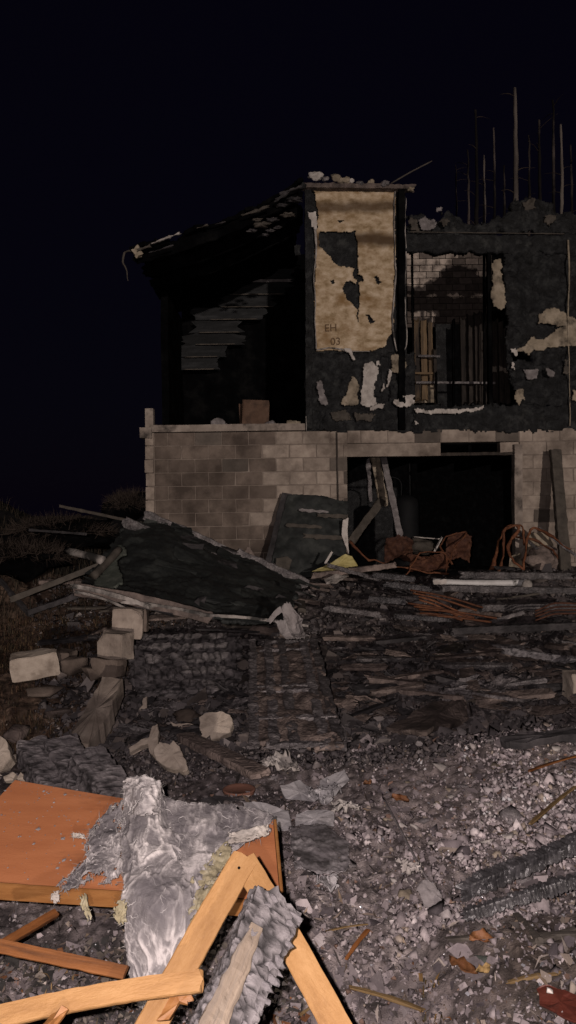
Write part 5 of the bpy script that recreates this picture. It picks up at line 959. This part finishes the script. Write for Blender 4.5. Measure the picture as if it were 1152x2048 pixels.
# charred beams at the right edge
FB = [((925, 1800), (1170, 1705), .06, .06, 'upper charred beam with cracked ridges at the lower right'), ((930, 1850), (1170, 1782), .045, .05, 'lower charred beam with cracked ridges at the lower right')]
for k, (p0, p1, w, h, lb) in enumerate(FB):
    a, b = G(*p0, .05), G(*p1, .09); b = a + (b - a) * 1.25; a = a + [0, 0, .03]; b = b + [0, 0, .05]; T(board('charred_beam', a, b, w, h, MT['char_beam'], None, n=8, segs=150, rough=.003, jag=.03, allig=.010, af=24, aniso=(2.2, .4, .4), seed=710 + k), lb, 'beam')
for k, (p0, p1, lb) in enumerate([((900, 1880), (1150, 1870), 'grey stick below the charred beams at the lower right'), ((1010, 1905), (1152, 1860), 'second grey stick below the charred beams'), ((1030, 1830), (1080, 1885), 'short grey stick crossing below the lower charred beam')]):
    T(board('grey_stick', G(*p0, .03), G(*p1, .04), .022, .018, MT['charred_edge'], None, n=3, segs=24, rough=.003, jag=.02, seed=715 + k), lb, 'stick')
ST2 = [((1060, 1640), (1160, 1560), .012, 'yellow stalk lying up the ash at the right edge'), ((1060, 1535), (1160, 1505), .011, 'reddish stalk at the upper right of the ash'), ((700, 1965), (845, 2010), .011, 'yellowish stalk lying at the bottom right of the log'), ((640, 1858), (735, 1838), .006, 'thin straw lying right of the charred log'), ((690, 1910), (738, 1850), .009, 'reddish twig on the ash right of the charred log'), ((1000, 1960), (1110, 1935), .010, 'tan stalk in the dry grass at the lower right'), ((600, 2020), (650, 1990), .006, 'short straw between the right lath and the log')]
for k, (p0, p1, r, lb) in enumerate(ST2):
    a, b = G(*p0, .05), G(*p1, .05); a = a - [0, 0, .022]; b = b - [0, 0, .022]; T(board('dry_stalk', a, b, r * 1.5, r * .7, MT['straw_grain' if k not in (1, 4) else 'lath_dark'], None, n=3, segs=24, rough=.003, jag=.02, seed=k, bow=.006), lb, 'stalk')
def leaf(u, v, L, W, az, label, m='leaf', curl=.25, h=.05):
    c_ = G(u, v, h); n = 11; V = []
    for i in range(n):
        t = i / (n - 1); w = W * math.sin(math.pi * min(1, t * .94 + .05)) ** .8
        for j in (-1, -.5, 0, .5, 1):
            V.append(((t - .5) * L, j * w * .5 * (1 + .35 * math.sin(13 * t + 5 * j + az * 9)), curl * L * ((t - .5) ** 2) + .35 * w * abs(j) + .009 * math.sin(9 * t + 3 * j + az * 7)))
    V = np.array(V) @ rot(az, R(rng.uniform(10, 35)), R(rng.uniform(-15, 15))).T + c_; F = [(i * 5 + j, i * 5 + j + 1, (i + 1) * 5 + j + 1, (i + 1) * 5 + j) for i in range(n - 1) for j in range(4)]
    o = mk('dry_leaf', V, F, MT[m], None, True, solid=.001); T(o, label, 'leaf'); return o
leaf(800, 1600, .09, .045, -.3, 'orange dry leaf lying on the upper ash slope'); leaf(928, 1935, .12, .04, -.9, 'reddish dry leaf at the top of the dry grass'); leaf(965, 1945, .06, .03, .5, 'small curled tan leaf beside the reddish one', 'straw'); leaf(965, 1880, .10, .05, .1, 'orange brown leaf under the lower charred beam'); leaf(735, 1568, .05, .03, .4, 'small orange scrap leaf at the top of the ash'); leaf(240, 1985, .10, .035, .9, 'tan curled leaf in the dark gap at the lower left', 'straw'); leaf(262, 1972, .08, .03, .2, 'second tan curled leaf in the dark gap at the lower left', 'straw'); leaf(215, 2000, .05, .02, 1.4, 'small orange leaf stub in the dark gap at the lower left')
pl = [(1076, 1980), (1100, 1972), (1175, 2000), (1175, 2050), (1130, 2040), (1080, 2010)]
o = chunk('red_tin', [G(u, v, .07) for u, v in pl], .01, MT['red_tin'], None, (-.1, -.5, 1), 720, .006, 5); T(o, 'dark red bent tin piece in the bottom right corner', 'tin')
T(rock('pale_chip', G(1100, 1985, .095), (.025, .02, .016), MT['plaster'], 721), 'small pale stone lying on the red tin piece', 'debris')
T(rock('green_stone', G(965, 1920, .03), (.06, .05, .04), MT['felt_green'], 722), 'grey green stone beside the reddish leaf', 'stone')
# pale lumps of plaster and ash that can be told apart on the slope
VAR = [rockm((1, 1, .8), 800 + k, 12, 1, .10) for k in range(4)] + [lumpm((.55, .5, .36), 2, .5, 1.8, 810 + k) for k in range(6)]
VM = []
for k, (V, F) in enumerate(VAR):
    for m in ('plaster', 'ash_grey', 'plaster_tan'): VM.append(mesh('plaster_lump', V, F, MT[m]))
n_ = 0
for k in range(900):
    v = rng.uniform(1490, 1800); u = rng.uniform(520, 1170)
    dens = .55 * ss(700, 1000, u) * ss(1500, 1560, v) + .22
    if v > 1640 + (u - 520) * .25 and u < 760: dens *= .2
    if rng.random() > dens * .55 or n_ >= 170: continue
    s = np.clip(rng.lognormal(-3.35, .48), .016, .10)
    p = G(u, v, .0); vi = int(rng.integers(len(VM))); o = bpy.data.objects.new('plaster_lump', VM[vi]); cn = ('white', 'grey', 'tan')[vi % 3]; zs = 'large' if s > .05 else ('middling' if s > .03 else 'small'); zn = 'along the top of' if v < 1570 else ('halfway down' if v < 1690 else 'low on'); sd2 = 'at its right' if u > 900 else 'left of the thin rod' if u < 760 else 'at its middle'; link(o, None, p + [0, 0, s * .02]); o.scale = (s * rng.uniform(.8, 1.5), s * rng.uniform(.7, 1.2), s * rng.uniform(.5, .9)); o.rotation_euler = (rng.normal(0, .3), rng.normal(0, .3), rng.uniform(0, 6.28))
    T(o, f'{zs} {cn} plaster lump {zn} the ash slope, {sd2}', 'lump', f'{zs} {cn} lumps {zn} the ash slope, {sd2}'); n_ += 1
for k in range(60):
    u = rng.uniform(240, 1150); v = rng.uniform(1300, 1490); s = np.clip(rng.lognormal(-3.4, .4), .018, .07); p = G(u, v, .06)
    o = bpy.data.objects.new('grey_chip', VM[int(rng.integers(len(VM) // 3)) * 3 + 1]); link(o, None, p); o.scale = (s * 1.3, s, s * .6); o.rotation_euler = (rng.normal(0, .4), rng.normal(0, .4), rng.uniform(0, 6.28)); zn = 'left of the burnt panel' if u < 500 else ('on the burnt panel' if u < 680 else ('right of the burnt panel' if u < 900 else 'at the far right')); vn_ = 'upper' if v < 1390 else 'lower'; T(o, f'small grey chip on the black debris {zn}, {vn_} part', 'chip', f'grey chips {zn}, {vn_} part')
SV = []
for k in range(9):
    ct = [[np.array([(i - 1.5) * .12 + rng.normal(0, .02), (1 - j) * .09 + rng.normal(0, .02), rng.normal(0, .018)]) for i in range(4)] for j in range(3)]
    o, _, _ = rag('burnt_scrap', ct, 30, 20, MT[['char', 'char_brown', 'char_dull'][k % 3]], None, amp=.02, f=6, tear=.13, seed=900 + k, thick=.008, ridge=.008, tf=8, smooth=False)
    m_ = o.data; COL.objects.unlink(o); bpy.data.objects.remove(o); SV.append((m_, ['black', 'brown', 'dull black'][k % 3]))
for k in range(260):
    Y = 1 / rng.uniform(1 / 9.6, 1 / 5.25); X = rng.uniform(-.20, .42) * Y
    if X < -.05 * Y and Y > 6.4: continue
    me_, cn = SV[int(rng.integers(9))]; o = bpy.data.objects.new('burnt_scrap', me_); link(o, None, (X, Y, gtop(X, Y) + rng.uniform(.03, .09))); sc = rng.uniform(.35, .95); o.scale = (sc * rng.uniform(.8, 1.6), sc, sc); o.rotation_euler = (rng.normal(.15, .25), rng.normal(0, .18), rng.normal(0, .6))
    mo = o.modifiers.new('thickness', 'SOLIDIFY'); mo.thickness = .008
    zn = 'by the pale ash' if Y < 6.1 else ('in the middle of the debris' if Y < 7.6 else 'on the bank before the garage'); sd2 = 'right side' if X > .2 * Y else ('centre' if X > -.02 * Y else 'left side')
    T(o, f'{cn} crumpled burnt scrap {zn}, {sd2}', 'scrap', f'{cn} burnt scraps {zn}, {sd2}')
# dust and crumbs that fell on the orange board
def board_dust():
    r = np.random.default_rng(77); V = []; F = []
    for k in range(260):
        f, g_ = r.random() ** 1.2 * .42, r.random(); p_ = (FL + (FR - FL) * f) * (1 - g_) + (NL + (NR - NL) * f) * g_ + PN * .002; sz = min(r.lognormal(-6.1, .6), .012); an = r.uniform(0, 6.28)
        ex_, ey_ = nrm(FR - FL), nrm(NL - FL); n = len(V)
        for q_ in range(4): V.append(p_ + (ex_ * math.cos(an + q_ * 1.57) * r.uniform(.5, 1.2) + ey_ * math.sin(an + q_ * 1.57) * r.uniform(.5, 1.2)) * sz)
        V.append(p_ + PN * sz * r.uniform(.2, .7)); F.extend([(n + q_, n + (q_ + 1) % 4, n + 4) for q_ in range(4)])
    tag(mk('board_crumbs', V, F, MT['ash_grey']), 'grey crumbs strewn over the orange board', 'debris', kind='stuff')
board_dust()
# flakes, crumbs and glints nobody could count
def scatter(name, n, yr, tr, size, cols, seed, mat, label, lift=.006, keep=None, wts=None, crumb=False, boost=None, asp0=None):
    r = np.random.default_rng(seed); iy = r.uniform(1 / yr[1], 1 / yr[0], n); Y = 1 / iy; X = r.uniform(*tr, n) * Y
    if keep is not None: k = keep(X, Y, r); X, Y = X[k], Y[k]; n = len(X)
    s = np.clip(r.lognormal(math.log(size), .55, n), size * .35, size * 5); Z = gz(X, Y)
    p = np.stack([X, Y, 0 * X], -1); far = .030 * fbm(p, 3.0, 3, 40) + .020 * np.abs(fbm(p, 9, 3, 44)); Z = Z + far + lift
    c0 = np.stack([X, Y, Z], -1); nn = r.normal(0, .55, (n, 3)); nn[:, 2] += 1; nn[:, 1] -= .35; nn /= np.linalg.norm(nn, axis=1)[:, None]; a = np.cross(nn, r.normal(0, 1, (n, 3))); a /= np.linalg.norm(a, axis=1)[:, None]; b = np.cross(nn, a)
    pr = lambda: r.uniform(.45, 1.15, (n, 1)) * s[:, None]; asp = r.uniform(.4, 1, (n, 1)) * (asp0 or 1); col_ = np.array(cols)[r.choice(len(cols), size=n, p=wts)] * r.uniform(.65, 1.3, (n, 1))
    if boost is not None: col_ = np.clip(col_ * boost(X, Y)[:, None], 0, .62)
    if crumb:
        V = np.stack([c0 + a * pr() + nn * pr() * -.3, c0 - a * pr() * .6 + b * pr() * .8 - nn * pr() * .3, c0 - a * pr() * .6 - b * pr() * .8 - nn * pr() * .3, c0 + nn * pr() * .8, c0 + a * pr() * .3 + b * pr() * .5 + nn * pr() * .4], 1); i = np.arange(n)[:, None] * 5
        F = np.vstack([i + [0, 1, 4], i + [1, 3, 4], i + [3, 0, 4], i + [1, 2, 3], i + [2, 0, 3], i + [0, 2, 1]]); k = 5
    else:
        V = np.stack([c0 + a * pr(), c0 + b * pr() * asp + nn * s[:, None] * r.normal(0, .3, (n, 1)), c0 - a * pr(), c0 - b * pr() * asp + nn * s[:, None] * r.normal(0, .3, (n, 1)), c0 - a * pr() * .6 + b * pr() * .7 * (asp0 or 1)], 1); i = np.arange(n)[:, None] * 5; F = np.vstack([i + [0, 1, 3], i + [1, 4, 3], i + [4, 2, 3]]); k = 5
    return tag(mk(name, V.reshape(-1, 3), F, mat, None, False, np.repeat(col_, k, 0)), label, 'debris', kind='stuff')
ashk = lambda X, Y, r: (Y < 5.2 + .3 * r.normal(0, 1, len(Y))) & (r.random(len(Y)) < .25 + .75 * ss(-.6, .2, X)) & ~((X > .45) & (Y < 2.9) & (r.random(len(Y)) < .6))
bst = lambda X, Y: 1 + .65 * ss(.1, .7, X) * ss(2.9, 3.7, Y)
PAL = [(.26, .228, .228), (.19, .164, .167), (.135, .116, .119), (.075, .064, .068), (.36, .325, .32), (.14, .088, .066), (.21, .175, .145)]
scatter('ash_flakes', 30000, (1.9, 5.6), (-.46, .46), .0075, PAL, 1, MT['flake'], 'pale and dark ash flakes strewn over the near ground', .005, ashk, [.20, .26, .24, .18, .05, .03, .04], boost=bst)
scatter('ash_crumbs', 16000, (1.9, 5.7), (-.46, .46), .0085, PAL, 2, MT['flake'], 'crumbs of burnt rubble strewn over the near ground', .004, ashk, [.22, .28, .22, .16, .05, .03, .04], True, bst)
scatter('plaster_crumbs', 9000, (2.9, 5.2), (.06, .46), .014, PAL, 3, MT['flake'], 'pale plaster crumbs on the slope at the right', .008, lambda X, Y, r: fbm(np.stack([X, Y, 0 * X], -1), 2.5, 3, 9) + .5 * ss(.2, 1.2, X) > .15, [.38, .22, .10, .05, .20, .01, .04], True, bst)
scatter('char_crumbs', 20000, (4.6, 11.2), (-.32, .46), .014, [(.046, .040, .042), (.09, .08, .081), (.15, .13, .122), (.23, .205, .195)], 4, MT['flake'], 'black charred crumbs covering the middle ground', .012, None, [.36, .38, .2, .06], True)
scatter('char_splinters', 9000, (5.0, 10.8), (-.30, .46), .034, [(.042, .037, .038), (.08, .071, .072), (.14, .118, .108), (.23, .205, .195)], 5, MT['flake'], 'black splinters and burnt scraps covering the middle ground', .02, None, [.36, .4, .2, .04])
scatter('ash_sheets', 1000, (2.3, 5.4), (-.30, .46), .021, PAL, 21, MT['flake'], 'larger curled ash flakes strewn over the near ground', .012, ashk, [.14, .34, .28, .14, .02, .04, .04])
scatter('wood_slivers', 2600, (2.0, 6.5), (-.40, .46), .020, [(.05, .043, .04), (.11, .085, .068), (.20, .15, .105), (.30, .26, .23)], 22, MT['flake'], 'thin burnt slivers strewn over the ash', .012, None, [.4, .3, .15, .15], asp0=.12)
scatter('glints', 1500, (2.2, 9.5), (-.42, .42), .0032, [(1, 1, 1)], 6, MT['shard'], 'tiny glinting glass and foil specks all over the debris', .02)
scatter('dark_litter', 6000, (1.9, 3.0), (-.5, .02), .012, [(.03, .028, .026), (.07, .06, .05), (.14, .12, .10), (.22, .19, .16), (.12, .05, .02)], 7, MT['flake'], 'dark wet litter under the slats at the lower left', .006, None, [.4, .3, .17, .08, .05])
